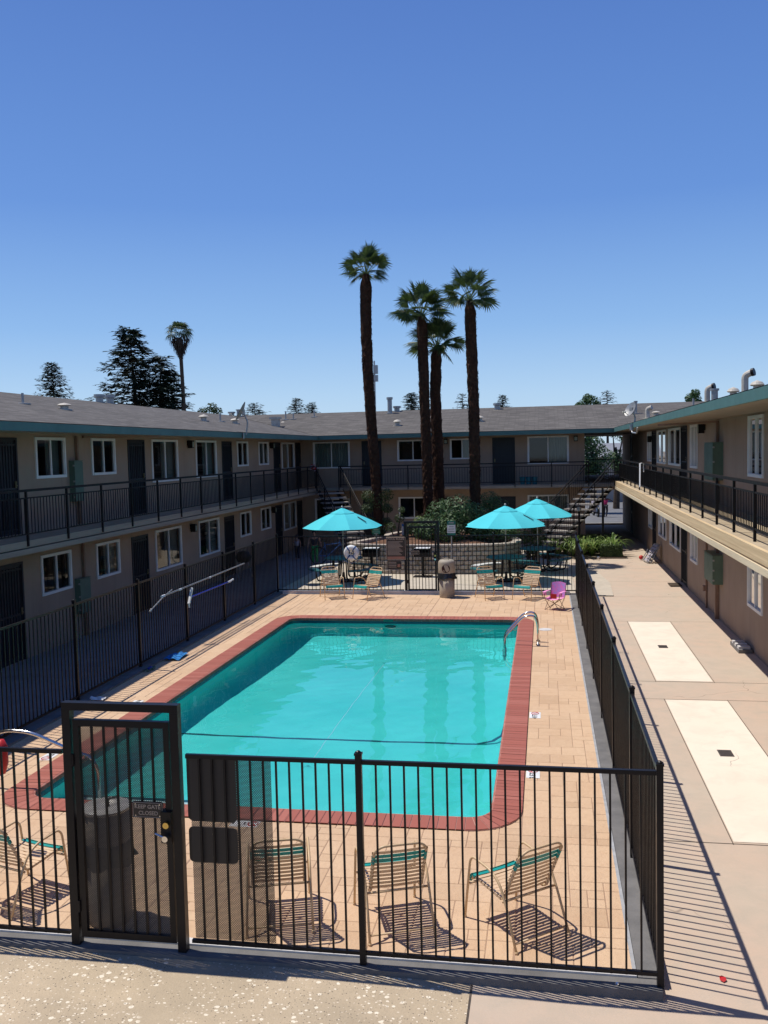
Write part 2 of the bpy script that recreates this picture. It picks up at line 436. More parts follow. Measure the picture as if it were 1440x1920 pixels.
def mat_water():
    t = NT('pool_water')
    g = t.n('ShaderNodeBsdfGlass'); g.inputs['IOR'].default_value = 1.333; g.inputs['Roughness'].default_value = 0
    g.inputs['Color'].default_value = (.90,1,1,1)
    t.l(g.outputs[0], t.out.inputs['Surface']); return t.m
M['water'] = mat_water()

# ------------------------------------------------------------------ camera, sun, sky
H = 4.1
yaw, pitch, roll, F = R(-9.91025), R(3.78278), R(-1.321376), 1730.937
f = V((math.sin(yaw)*math.cos(pitch), math.cos(yaw)*math.cos(pitch), -math.sin(pitch)))
r = f.cross(V((0,0,1))).normalized(); u = r.cross(f)
r2 = r*math.cos(roll)+u*math.sin(roll); u2 = -r*math.sin(roll)+u*math.cos(roll)
cam_d = bpy.data.cameras.new('camera'); cam = bpy.data.objects.new('camera', cam_d); COL.objects.link(cam)
cam_d.sensor_fit = 'VERTICAL'; cam_d.sensor_height = 24; cam_d.lens = 24*F/1920
cam_d.clip_start = .1; cam_d.clip_end = 2000
mw = Matrix((r2, u2, -f)).transposed().to_4x4(); mw.translation = (0,0,H); cam.matrix_world = mw
scene.camera = cam

SD = V((-.435,.11,1)).normalized()      # towards the sun
sun_d = bpy.data.lights.new('sun', 'SUN'); sun = bpy.data.objects.new('sun', sun_d); COL.objects.link(sun)
sun_d.energy = 4.4; sun_d.angle = R(.53); sun_d.color = (1,.955,.88)
sun.rotation_euler = SD.to_track_quat('Z','Y').to_euler(); sun.location = SD*60
w = bpy.data.worlds.new('World'); scene.world = w; w.use_nodes = True
wt = w.node_tree; wt.nodes.clear()
wo = wt.nodes.new('ShaderNodeOutputWorld'); wb = wt.nodes.new('ShaderNodeBackground'); sk = wt.nodes.new('ShaderNodeTexSky')
sk.sky_type = 'NISHITA'; sk.sun_disc = False
sk.sun_elevation = math.asin(SD.z); sk.sun_rotation = math.atan2(SD.x, SD.y)
sk.air_density = 1.; sk.dust_density = 0; sk.ozone_density = 2.0
wb.inputs['Strength'].default_value = .11
tcw = wt.nodes.new('ShaderNodeTexCoord'); sz = wt.nodes.new('ShaderNodeSeparateXYZ'); rp = wt.nodes.new('ShaderNodeValToRGB')
wt.links.new(tcw.outputs['Generated'], sz.inputs[0]); wt.links.new(sz.outputs[2], rp.inputs[0])
stops = [(0,(.42,.60,.80)),(.06,(.35,.54,.80)),(.13,(.215,.41,.75)),(.25,(.105,.25,.64)),(.42,(.072,.178,.53)),(.7,(.04,.11,.40)),(1,(.035,.09,.34))]
while len(rp.color_ramp.elements) < len(stops): rp.color_ramp.elements.new(.5)
for e, (p, c) in zip(rp.color_ramp.elements, stops): e.position = p; e.color = (*c, 1)
ml = wt.nodes.new('ShaderNodeVectorMath'); ml.operation = 'SCALE'; ml.inputs['Scale'].default_value = 10.
wt.links.new(rp.outputs[0], ml.inputs[0])
mxw = wt.nodes.new('ShaderNodeMix'); mxw.data_type = 'RGBA'; mxw.inputs[0].default_value = .8
wt.links.new(sk.outputs[0], mxw.inputs[6]); wt.links.new(ml.outputs[0], mxw.inputs[7]); wt.links.new(mxw.outputs[2], wb.inputs[0])
wt.links.new(wb.outputs[0], wo.inputs[0])
scene.view_settings.view_transform = 'Standard'; scene.view_settings.look = 'None'
scene.view_settings.exposure = .05; scene.view_settings.gamma = 1
scene.cycles.max_bounces = 8; scene.cycles.transparent_max_bounces = 24
scene.cycles.use_denoising = True
sun_d.cycles.is_caustics_light = True

# ------------------------------------------------------------------ ground surfaces
def sm(t): t = max(0, min(1, t)); return t*t*(3-2*t)
def zout(x, y):
    """the outer paving falls away towards the near right corner"""
    return -.045*sm((x+2.)/2.6)*(1-sm((y-6.8)/2.6))-.02
def sheet(mb, x0, x1, y0, y1, dz=0., step=.6, mat=0, flat=False):
    nx = max(1, int((x1-x0)/step)); ny = max(1, int((y1-y0)/step))
    vs = []
    for j in range(ny+1):
        for i in range(nx+1):
            x = x0+(x1-x0)*i/nx; y = y0+(y1-y0)*j/ny
            vs.append((x, y, (0 if flat else zout(x, y))+dz))
    mb.add(vs, [(j*(nx+1)+i, j*(nx+1)+i+1, (j+1)*(nx+1)+i+1, (j+1)*(nx+1)+i) for j in range(ny) for i in range(nx)], mat)

g = MB()
xs = [-400, -7.7, .75, 400]; ys = [-300, 7.2, 25.8, 600]
for i in range(3):
    for j in range(3):
        if i == 1 and j == 1: continue
        g.quad((xs[i],ys[j],-.32),(xs[i+1],ys[j],-.32),(xs[i+1],ys[j+1],-.32),(xs[i],ys[j+1],-.32))
tag(g.build('ground', M['dirt']), kind='structure')

def jline(mb, p, q, w=.010, mat=1, dz=.004, n=8):
    p, q = V((*p,0)), V((*q,0)); d = (q-p).normalized(); s_ = V((-d.y,d.x,0))*w/2
    for i in range(n):
        a = p.lerp(q, i/n); b = p.lerp(q, (i+1)/n)
        pts = [a-s_, a+s_, b+s_, b-s_]
        mb.poly([(t.x, t.y, zout(t.x,t.y)+dz) for t in pts], mat)
wk = MB()
sheet(wk, .83, 4.02, 3, 49.5)
for y in (9.72, 15.28, 16.43, 22.08, 25.72, 28.6, 31.6, 34.5): jline(wk, (.86,y), (3.98,y))
for x in (1.87, 2.85): jline(wk, (x,9.7), (x,15.3)); jline(wk, (x,16.4), (x,22.1))
jline(wk, (2.8,3.2), (2.5,9.7))
tag(wk.build('walkway', [M['pink_concrete'], M['joint']]), kind='structure')
for x0, x1, y0, y1 in ((1.89,2.83,16.47,22.04),(1.885,2.84,9.77,15.24)):
    s = MB(); sheet(s, x0, x1, y0, y1, .004)
    tag(s.build('pavement_slab', M['white_slab']), kind='structure')
s = MB(); s.poly([(.9,25.78,.004),(1.83,25.78,.004),(1.9,28.2,.004),(1.66,30.75,.004),(.9,30.4,.004)])
tag(s.build('pavement_patch', M['grey_concrete']), kind='structure')
pa = MB(); sheet(pa, -11, -.6, 3, 6.95, 0)

tag(pa.build('patio', [M['aggregate'], M['joint']]), kind='structure')
pa = MB(); sheet(pa, -.6, .83, 3, 6.95, 0); jline(pa, (-.6,3), (-.6,6.93), .016)
tag(pa.build('front_pavement', [M['pink_concrete'], M['joint']]), kind='structure')
te = MB(); te.quad((-7.9,26.1,0),(.83,26.1,0),(.83,39.5,0),(-7.9,39.5,0))
for y in (28.4, 30.9): jline(te, (-7.6,y), (.8,y))
for x in (-5.4,-2.9,-.4): jline(te, (x,26.2), (x,30.9))
tag(te.build('terrace', [M['grey_concrete'], M['joint']]), kind='structure')
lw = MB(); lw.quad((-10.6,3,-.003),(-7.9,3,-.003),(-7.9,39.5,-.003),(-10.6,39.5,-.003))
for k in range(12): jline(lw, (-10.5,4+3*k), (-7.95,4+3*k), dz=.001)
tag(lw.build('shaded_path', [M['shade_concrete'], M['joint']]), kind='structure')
lot = MB(); lot.quad((-30,49.5,-.02),(40,49.5,-.02),(40,120,-.02),(-30,120,-.02))
tag(lot.build('asphalt_lot', M['asphalt']), kind='structure')
kb = MB(); kb.box((1.6,49.35,-.02),(4.1,49.6,.06))
tag(kb.build('kerb', M['trim_wood']), kind='structure')

# ------------------------------------------------------------------ pool deck (stamped concrete), coping, basin, water
PX0, PX1, PY0, PY1 = -6.25, -.63, 10.03, 22.02
dk = MB()
def ashlar(x0, x1, y0, y1, mod=.165):
    nx = max(1, round((x1-x0)/mod)); ny = max(1, round((y1-y0)/mod))
    mx_, my_ = (x1-x0)/nx, (y1-y0)/ny; used = [[0]*ny for _ in range(nx)]
    opts = [(3,2)]*4+[(2,2)]*5+[(2,1)]*4+[(3,1)]*1+[(1,1)]*3+[(1,2)]*4+[(2,3)]*3+[(3,3)]*1
    for j in range(ny):
        for i in range(nx):
            if used[i][j]: continue
            random.shuffle(opts)
            for w_, h_ in opts+[(1,1)]:
                if i+w_ <= nx and j+h_ <= ny and all(not used[a][b] for a in range(i,i+w_) for b in range(j,j+h_)): break
            for a in range(i,i+w_):
                for b in range(j,j+h_): used[a][b] = 1
            g_ = .0035; h = random.uniform(-.0008,.0008)
            X0, X1, Y0, Y1 = x0+i*mx_+g_, x0+(i+w_)*mx_-g_, y0+j*my_+g_, y0+(j+h_)*my_-g_
            c = .006
            dk.add([(X0,Y0,-.004),(X1,Y0,-.004),(X1,Y1,-.004),(X0,Y1,-.004),(X0+c,Y0+c,h),(X1-c,Y0+c,h),(X1-c,Y1-c,h),(X0+c,Y1-c,h)],
                   [(4,5,6,7),(0,1,5,4),(1,2,6,5),(2,3,7,6),(3,0,4,7)], 0)
hx0, hx1, hy0, hy1 = PX0-.11, PX1+.11, PY0-.11, PY1+.11
DX0, DX1, DY0, DY1 = -7.58, .655, 7.16, 25.86
strips = [(DX0,hx0,DY0,DY1),(hx1,DX1,DY0,DY1),(hx0,hx1,DY0,hy0),(hx0,hx1,hy1,DY1)]
for a in strips:
    dk.quad((a[0],a[2],-.005),(a[1],a[2],-.005),(a[1],a[3],-.005),(a[0],a[3],-.005),1)
ashlar(DX0, -6.62, DY0, DY1); ashlar(-6.61, hx0, DY0, DY1)
ashlar(-.28, DX1, DY0, DY1); ashlar(hx1, -.29, DY0, DY1)
ashlar(hx0, -3.6, DY0, hy0); ashlar(-3.59, hx1, DY0, hy0)
ashlar(hx0, -4.8, hy1, DY1); ashlar(-4.79, -2.9, hy1, DY1); ashlar(-2.89, hx1, hy1, DY1)
tag(dk.build('pool_deck', [M['stone'], M['stone_joint']]), kind='structure')

cb = MB()
inn = rrect(PX0, PX1, PY0, PY1, .27, 14); outr = rrect(PX0-.35, PX1+.34, PY0-.36, PY1+.33, .60, 14)
segs = []
n = len(inn)
for i in range(n):
    j = (i+1) % n
    a, b, c, d = V(inn[i]), V(inn[j]), V(outr[i]), V(outr[j])
    L = (b-a).length
    if L < .2: segs.append((a,b,c,d,1))
    else:
        k = round(L/.1)
        for t in range(k): segs.append((a.lerp(b,t/k), a.lerp(b,(t+1)/k), c.lerp(d,t/k), c.lerp(d,(t+1)/k), 0))
for a, b, c, d, cr in segs:
    cb.add([(a.x,a.y,.012),(b.x,b.y,.012),(d.x,d.y,.012),(c.x,c.y,.012),(a.x,a.y,-.055),(b.x,b.y,-.055),(c.x,c.y,-.02),(d.x,d.y,-.02)],
           [(0,1,2,3),(0,4,5,1),(3,2,7,6)], 1)
crn = [s_ for s_ in segs]
i = 0
while i < len(segs):
    a, b, c, d, cr = segs[i]
    if cr and i+1 < len(segs) and segs[i+1][4]:
        a2, b2, c2, d2, _ = segs[i+1]; b, d = b2, d2; i += 1
    i += 1
    g_ = .0035/max((b-a).length,.01); go = .0035/max((d-c).length,.01)
    a_, b_ = a.lerp(b,g_), b.lerp(a,g_); c_, d_ = c.lerp(d,go), d.lerp(c,go)
    ci, co = (c_-a_).normalized(), (d_-b_).normalized()
    zz = .018+random.uniform(0,.003)
    top_in = [a_+ci*.02, b_+co*.02]
    cb.add([(a_.x-ci.x*.012,a_.y-ci.y*.012,-.05),(b_.x-co.x*.012,b_.y-co.y*.012,-.05),(a_.x-ci.x*.012,a_.y-ci.y*.012,zz-.014),(b_.x-co.x*.012,b_.y-co.y*.012,zz-.014),
            (top_in[0].x,top_in[0].y,zz),(top_in[1].x,top_in[1].y,zz),(d_.x,d_.y,zz),(c_.x,c_.y,zz),(d_.x,d_.y,0),(c_.x,c_.y,0)],
           [(0,1,3,2),(2,3,5,4),(4,5,6,7),(7,6,8,9)], 0)
tag(cb.build('pool_coping', [M['coping'], M['mortar']]), kind='structure')

def pfloor(y):
    return -1.0-.12*sm((y-10)/4)-.42*sm((y-14.2)/6.0)
bs = MB()
levels = [(0,0),(0,.25),(0,.6),(.0,.82),(.06,.91),(.16,.97),(.32,1.),(.7,1.),(1.2,1.),(1.8,1.),(2.3,1.),(2.6,1.),(2.826,1.)]
rings = []
for ins, t in levels:
    ring = []
    base = rrect(PX0-.02+ins, PX1+.02-ins, PY0-.02+ins, PY1+.02-ins, max(.27-ins*.4,.05), 8)
    # subdivide the long straight runs so the floor slope shows
    full = []
    for i in range(len(base)):
        a, b = V(base[i]), V(base[(i+1) % len(base)])
        k = 24 if i % 9 == 8 else 1
        for q in range(k): full.append(a.lerp(b, q/k))
    ring = [(p.x, p.y, -.005+t*(pfloor(p.y)+.005)) for p in full]
    rings.append(ring)
N = len(rings[0])
for rg in rings: bs.v.extend(rg)
for i in range(len(rings)-1):
    for k in range(N):
        l = (k+1) % N
        bs.f.append([i*N+k, i*N+l, (i+1)*N+l, (i+1)*N+k]); bs.m.append(0)
basin = tag(bs.build('pool_basin', M['plaster'], smooth=True), kind='structure')
tb = MB()
tr_ = rrect(PX0-.012, PX1+.012, PY0-.012, PY1+.012, .27, 10)
for i in range(len(tr_)):
    a, b = tr_[i], tr_[(i+1) % len(tr_)]
    tb.quad((*a,-.2),(*b,-.2),(*b,-.01),(*a,-.01))
tag(tb.build('pool_waterline_tile', M['tile_band'], smooth=True), kind='structure')
ln = MB()
prev = None
path = [(PX0+.05+i*.27, 13.98-.04*math.sin(i*.17), pfloor(14.0)+.006) for i in range(1, 20)]+[(PX1-.2,14.02,-1.0),(PX1-.05,14.12,-.8),(PX1-.012,14.3,-.4)]
for p in path:
    p = V(p)
    if prev is not None: ln.bar(prev, p, .06, .008)
    prev = p
tag(ln.build('pool_lane_line', M['lane_tile']), kind='structure')
# pool steps in the near left corner
st = MB()
for k, (ww, dd, z) in enumerate(((1.5,.35,-.32),(1.6,.70,-.56),(1.7,1.05,-.80))):
    st.box((PX0+.02, PY0+.0, -1.2),(PX0+ww, PY0+dd, z), 0)
    st.box((PX0+.03, PY0+dd-.07, z),(PX0+ww-.02, PY0+dd+.004, z+.006), 1)
tag(st.build('pool_steps', [M['white_paint'], M['lane_tile']]), kind='structure')

wt_ = MB()
step = .06
nx, ny = int((PX1-PX0)/step), int((PY1-PY0)/step)
def wav(x, y):
    h = 0
    for k, (a, L, ph) in enumerate(((.3,1.7,0),(1.4,1.1,2),(2.3,.74,4),(.9,.53,1),(-.6,.42,3),(1.9,.33,5))):
        h += math.sin((x*math.cos(a)+y*math.sin(a))*2*math.pi/L+ph+.8*math.sin(x*1.3+y*.7+k))*L*.00075
    return h
vs = []
for j in range(ny+1):
    for i in range(nx+1):
        x = PX0-.01+(PX1-PX0+.02)*i/nx; y = PY0-.01+(PY1-PY0+.02)*j/ny
        vs.append((x, y, -.105+wav(x, y)))
def incorner(x, y):
    rr = .27
    cx = min(max(x, PX0+rr), PX1-rr); cy = min(max(y, PY0+rr), PY1-rr)
    return math.hypot(x-cx, y-cy) > rr+.05
fs = []
for j in range(ny):
    for i in range(nx):
        a = j*(nx+1)+i
        x, y, _ = vs[a]
        if incorner(x+step/2, y+step/2): continue
        fs.append((a, a+1, a+nx+2, a+nx+1))
wt_.add(vs, fs)
water = tag(wt_.build('water', M['water'], smooth=True), kind='structure')
water.cycles.is_caustics_caster = True
for o in COL.objects:
    if o.name.startswith(('pool_basin','pool_waterline','pool_lane','pool_steps')): o.cycles.is_caustics_receiver = True

# curbs under the fences
def curb(name, a, b, mats, inner=None):
    c = MB(); c.box(a, b)
    if inner: c.box(inner[0], inner[1], 1)
    tag(c.build(name, mats), kind='structure')
curb('kerb', (-8.0,6.90,-.3), (.83,7.06,.012), [M['curb'], M['curb_white']], ((-7.6,7.062,-.1),(.655,7.155,.028)))  # white inner strip: sunlight on the kerb edge put into its colour
curb('kerb', (.665,7.062,-.3), (.86,26.1,.02), [M['curb']])
curb('kerb', (-7.9,7.062,-.1), (-7.585,26.1,.035), [M['curb']])
curb('kerb', (-7.58,25.87,-.1), (.655,26.1,.09), [M['curb_white']])
dr = MB(); dr.box((.632,7.2,-.01),(.662,25.8,.006))
tag(dr.build('drain_channel', M['drain']), kind='structure')
for x, y in ((2.34,19.3),(2.33,12.62)):
    d = MB(); z = zout(x,y)+.005
    d.box((x-.09,y-.13,z),(x+.09,y+.13,z+.004))
    for k in range(6): d.box((x-.075,y-.11+k*.042,z+.0045),(x+.075,y-.095+k*.042,z+.008))
    tag(d.build('drain_cover', M['grate']), 'small square iron drain cover in the %s white slab' % ('far' if y > 15 else 'near'), 'drain cover', 'drain covers in the white slabs')

# depth marker tiles
def marker(x, y, rot, num, label, circle=True):
    t = thing('depth_marker', (x, y, .0), label, 'depth marker', 'pool depth markers', rot)
    b = MB(); b.box((-.16,-.085,0),(.16,.085,.005)); b.build('tile', M['white_paint'], t)
    text_mb(num, .11, 'lettering', M['sign_dark'], t, Matrix.Translation((-.075,0,.0065)))
    if circle:
        c = MB(); pts = [(.09+.055*math.cos(a*math.pi/12), .055*math.sin(a*math.pi/12), .0065) for a in range(24)]
        c.tube(pts, .006, 4, closed=True); c.bar((.055,.038,.0065),(.125,-.038,.0065),.010,.003)
        c.build('no_diving_symbol', M['red_paint'], t)
marker(-.185, 11.52, R(90), '3 FT', 'white depth tile with 3 on the deck right of the pool, nearer the front')
marker(-.185, 14.1, R(90), '4 FT', 'white depth tile with 4 on the deck right of the pool, halfway along')
marker(-3.32, 9.58, 0, '3 FT', 'white depth tile with red no diving circle on the deck in front of the pool')
marker(-6.78, 11.5, R(-90), '3 FT', 'white depth tile on the deck left of the pool, nearest the gate')
marker(-6.76, 14.2, R(-90), '4 FT', 'white depth tile on the deck left of the pool behind the top of the gate')
sk_ = thing('skimmer_lid', (-.02,20.9,0), 'round pale skimmer lid set in the deck beside the pool ladder', 'skimmer lid')
b = MB(); b.lathe((0,0,0), [(.15,.0),(.15,.005),(.13,.008),(.01,.008)], 24); b.build('cover', M['curb_white'], sk_)
pl = thing('pool_light', (-3.75,PY1-.02,-.45), 'round dark underwater light on the far pool wall', 'pool light')
b = MB(); pts = [(.12*math.cos(a*math.pi/10),-.015,.12*math.sin(a*math.pi/10)) for a in range(20)]
b.tube(pts, .02, 6, closed=True); b.build('rim', M['black_metal'], pl)
b = MB(); b.poly([(x*.9,-.01,z*.9) for x,y,z in pts]); b.build('lens', M['tile_band'], pl)
pt = thing('waterline_marker', (-3.8,PY1-.01,-.04), 'small green depth tile under the far coping', 'depth tile')
b = MB(); b.box((-.12,-.012,-.03),(.12,.0,.035)); b.build('tile', M['green_paint'], pt)

# ------------------------------------------------------------------ pool fences and gates
FG = 'black iron fence runs round the pool'
def fence_run(label, p0, p1, posts, ends=(True, True), top=1.66, ph=1.72, pk=.112, w=.05):
    p0, p1 = V((*p0,0)), V((*p1,0)); L = (p1-p0).length; d = (p1-p0)/L
    t = thing('pool_fence', tuple(p0), label, 'fence', FG)
    nrm = V((-d.y,d.x,0))
    allp = sorted(([0.] if ends[0] else [])+list(posts)+([L] if ends[1] else []))
    for s in allp:
        b = MB(); c = d*s
        b.obox(c+V((0,0,ph/2)), d*w/2, nrm*w/2, V((0,0,ph/2)))
        b.obox(c+V((0,0,ph+.006)), d*(w/2+.005), nrm*(w/2+.005), V((0,0,.008)))
        b.lathe(c+V((0,0,ph+.013)), [(.024,0),(.02,.012),(.008,.02)], 8)
        b.build('post', M['black_metal'], t)
    marks = sorted(set([0.]+allp+[L]))
    for a, b_ in zip(marks[:-1], marks[1:]):
        m = MB(); s0, s1 = a+w/2, b_-w/2
        if s1-s0 < .05: continue
        m.obox(d*(s0+s1)/2+V((0,0,top)), d*(s1-s0)/2, nrm*.016, V((0,0,.017)))
        m.obox(d*(s0+s1)/2+V((0,0,.105)), d*(s1-s0)/2, nrm*.016, V((0,0,.014)))
        n = max(1, round((s1-s0)/pk)); st_ = (s1-s0)/n
        for k in range(1, n):
            c = d*(s0+k*st_)+V((0,0,(top-.017+.085)/2))
            m.obox(c, d*.0078, nrm*.0078, V((0,0,(top-.017-.085)/2)))
        m.build('fence_panel', M['black_metal'], t)
    return t
FY, BY, FX0, FX1 = 6.98, 26.0, -7.76, .82
f_fl = fence_run('black iron fence run left of the near gate, in front of a lounge chair', (FX0,FY), (-3.965,FY), [1.6], ends=(True, False))
f_fr = fence_run('black iron fence run right of the near gate, ending at the near corner post', (-2.93,FY), (FX1,FY), [1.46], ends=(False, True), pk=.1125)
f_r = fence_run('black iron fence run between the pool and the sunny pink walkway', (FX1,FY+.08), (FX1,BY-.08), [9.2-7.06,11.6-7.06,14.0-7.06,16.4-7.06,18.85-7.06,21.3-7.06,23.65-7.06], ends=(False, False))
f_l = fence_run('black iron fence run between the pool and the shaded walkway on the left', (FX0,FY+.08), (FX0,BY-.08), [9.35-7.06,11.75-7.06,14.15-7.06,16.6-7.06,19.0-7.06,21.4-7.06,23.8-7.06], ends=(False, False))
f_bl = fence_run('black iron fence run behind the far pair of chairs, left of the far gate', (FX0,BY), (-3.98,BY), [], ends=(True, False))
f_br = fence_run('black iron fence run behind the far trash can, right of the far gate', (-2.96,BY), (FX1+.03,BY), [1.52], ends=(False, True))
# perforated screen wired to the near run, beside the lock
b = MB(); b.quad((-2.885,FY+.02,.12),(-2.195,FY+.02,.12),(-2.195,FY+.02,1.67),(-2.885,FY+.02,1.67))
b.build('screen', M['screen'], f_fr, off=(-2.93,FY,0))

def gate(x0, x1, y, label, screen, lockside=1, rolls=()):
    t = thing('pool_gate', (x0,y,0), label, 'gate', 'pool gates'); W_ = x1-x0
    for x in (0, W_):
        b = MB(); b.box((x-.036,-.036,0),(x+.036,.036,2.02)); b.build('gate_post', M['black_metal'], t)
    b = MB(); b.box((-.036,-.0365,2.021),(W_+.036,.0365,2.085)); b.build('header', M['black_metal'], t)
    lf = MB(); a, c = .052, W_-.052
    lf.box((a,-.022,.08),(a+.05,.022,1.94)); lf.box((c-.05,-.022,.08),(c,.022,1.94))
    lf.box((a+.0505,-.0215,1.885),(c-.0505,.0215,1.94)); lf.box((a+.0505,-.0215,.08),(c-.0505,.0215,.135))
    n = 7 if screen else 8; st_ = (c-a-.1)/n
    for k in range(1, n):
        x = a+.05+k*st_; lf.box((x-.0085,-.0085,.135),(x+.0085,.0085,1.885))
    leaf = lf.build('gate_leaf', M['black_metal'], t)
    if screen:
        b = MB(); b.quad((a+.03,.012,.1),(c-.03,.012,.1),(c-.03,.012,1.92),(a+.03,.012,1.92)); b.build('screen', M['screen'], leaf)
    lk = MB(); lk.box((c-.085,-.055,.94),(c+.005,.03,1.20)); box = lk.build('lock_box', M['black_metal'], leaf)
    k = MB(); k.tube([(c-.03,-.055,1.10),(c-.03,-.085,1.10)], .026, 14); k.build('lock_cylinder', M['brass'], leaf)
    k = MB(); k.tube([(c-.03,-.055,1.0),(c-.03,-.075,1.0)], .014, 10); k.tube([(c-.03,-.075,1.0),(c-.03,-.115,1.0)], [.026,.034,][0:1]*2, 14)
    k.tube(fillet([(c-.03,-.09,1.0),(c-.12,-.09,1.035)], .01), .009, 6); k.build('knob', M['chrome'], leaf)
    for z in (.35, 1.6):
        h = MB(); h.tube([(.044,-.03,z-.05),(.044,-.03,z+.05)], .012, 8); h.build('hinge', M['black_metal'], t)
    return t
gate(-3.93, -2.985, FY, 'tall black gate with a perforated screen and brass lock in the near fence', True)
gate(-3.94, -3.0, BY, 'tall black gate without screen in the far fence, behind the pool', False)

def sign_plate(name, loc, w_, h_, mats, label, cat, lines=(), rz=0, border=None, thick=.006, r=.02):
    """plate facing -Y, origin at its centre"""
    t = thing(name, loc, label, cat, rz=rz)
    b = MB(); pts = rrect(-w_/2, w_/2, -h_/2, h_/2, r, 5)
    k = len(pts)
    b.add([(x,0,z) for x,z in pts]+[(x,-thick,z) for x,z in pts], [tuple(range(k)), tuple(range(k,2*k))[::-1]]+[(i,(i+1)%k,k+(i+1)%k,k+i) for i in range(k)])
    pl_ = b.build('plate', mats[0], t)
    if border:
        b = MB(); ins = .008; pts = rrect(-w_/2+ins, w_/2-ins, -h_/2+ins, h_/2-ins, max(r-ins,.005), 5)
        b.tube([(x,-thick-.0005,z) for x,z in pts], border, 4, closed=True); b.build('border', mats[1], t)
    for txt, size, z, x in lines:
        text_mb(txt, size, 'lettering', mats[1], t, Matrix.Translation((x,-thick-.0015,z)) @ Matrix.Rotation(R(90),4,'X'))
    return t
s = sign_plate('gate_sign', (-3.24,FY-.026,1.205), .27, .135, (M['sign_dark'], M['sign_letters']), 'small dark KEEP GATE CLOSED sign on the near screened gate', 'sign',
           (('KEEP GATE',.046,.026,0),('CLOSED',.046,-.027,.005)), border=.0022)
b = MB()
for x in (-.105,.105):
    for z in (-.048,.048): b.tube([(x,-.006,z),(x,-.009,z)], .005, 8)
b.build('screw', M['chrome'], s)
sign_plate('gate_sign', (-3.66,BY-.035,1.19), .25, .13, (M['sign_dark'], M['sign_letters']), 'small dark KEEP GATE CLOSED sign on the far gate', 'sign',
           (('KEEP GATE',.046,.026,0),('CLOSED',.046,-.027,0)), border=.003)
# backs of two signs wired to the near fence, right of the gate
t = sign_plate('sign_panel', (-2.71,FY+.045,1.385), .42, .56, (M['sign_dark'], M['sign_dark']), 'tall brown sign seen from the back, upper of two beside the near gate', 'sign', (), r=.04)
b = MB()
for z in (-.2,.2): b.tube([(0,.0,z),(0,-.012,z)], .008, 6)
b.build('bolt', M['chrome'], t)
t = sign_plate('sign_panel', (-2.71,FY+.045,.905), .42, .30, (M['sign_dark'], M['sign_dark']), 'wide brown sign seen from the back, lower of two beside the near gate', 'sign', (), r=.04)
b = MB()
for z in (-.1,.1): b.tube([(0,.0,z),(0,-.012,z)], .008, 6)
b.build('bolt', M['chrome'], t)
# far fence: rules board, warning board
t = sign_plate('rules_sign', (-4.215,BY-.03,1.31), .56, .66, (M['rule_tan'], M['rule_text']), 'tall brown POOL RULES board on the far fence', 'sign', (('POOL RULES',.085,.27,0),), border=.006, r=.015)
b = MB()
for k in range(12):
    z = .19-k*.034; wd = .22-.05*((k*7) % 4)/3
    b.box((-.24,-.009,z-.007),(-.24+wd*2,-.0075,z+.007))
b.build('fine_print', M['rule_text'], t)
b = MB(); b.box((-.25,-.0085,-.315),(.25,-.0072,-.235)); b.build('bottom_band', M['rule_band'], t)
t = sign_plate('warning_sign', (-4.27,BY-.03,.83), .42, .26, (M['sign_dark'], M['rule_text']), 'small dark warning board below the pool rules board', 'sign', (), border=.004, r=.01)
b = MB()
for k in range(4): b.box((-.17,-.009,.07-k*.045),(.06,-.0075,.085-k*.045))
b.build('fine_print', M['rule_text'], t)
b = MB(); b.lathe((.13,-.008,-.01), [(.045,-.045),(.05,0),(.045,.045)], 10); b.build('picture', M['rule_band'], t)

# life ring on the far fence
t = thing('life_ring', (-5.51,BY-.075,1.19), 'white life ring with blue rope hanging on the far fence', 'life ring')
b = MB(); pts = [(.150*math.cos(a*math.pi/18),0,.150*math.sin(a*math.pi/18)) for a in range(36)]
b.tube(pts, .078, 12, closed=True); ring = b.build('ring', M['white_paint'], t, smooth=True)
b = MB()
for k in range(4):
    a = R(55+70*(k > 0)+110*(k > 1)+70*(k > 2)); c = V((.150*math.cos(a),0,.150*math.sin(a)))
    tg = V((-math.sin(a),0,math.cos(a))); rd = V((math.cos(a),0,math.sin(a)))
    lp = [c+tg*sx+(rd*math.cos(q)+V((0,1,0))*math.sin(q))*.082 for sx in (-.018,) for q in [R(i*30) for i in range(12)]]
    l2 = [c+tg*.018+(rd*math.cos(q)+V((0,1,0))*math.sin(q))*.082 for q in [R(i*30) for i in range(12)]]
    b.add(lp+l2, [(i,(i+1)%12,12+(i+1)%12,12+i) for i in range(12)])
b.tube([(.12,-.06,.15),(.02,-.08,.02),(-.06,-.07,-.12)], .009, 6); b.tube([(-.12,-.06,.15),(-.02,-.075,.02),(.07,-.07,-.13)], .009, 6)
b.tube([(.27*math.sin(a*math.pi/14-1.1),-.03,-.27*math.cos(a*math.pi/14-1.1)-.02) for a in range(16)], .008, 6)
b.build('rope', M['blue_paint'], t)

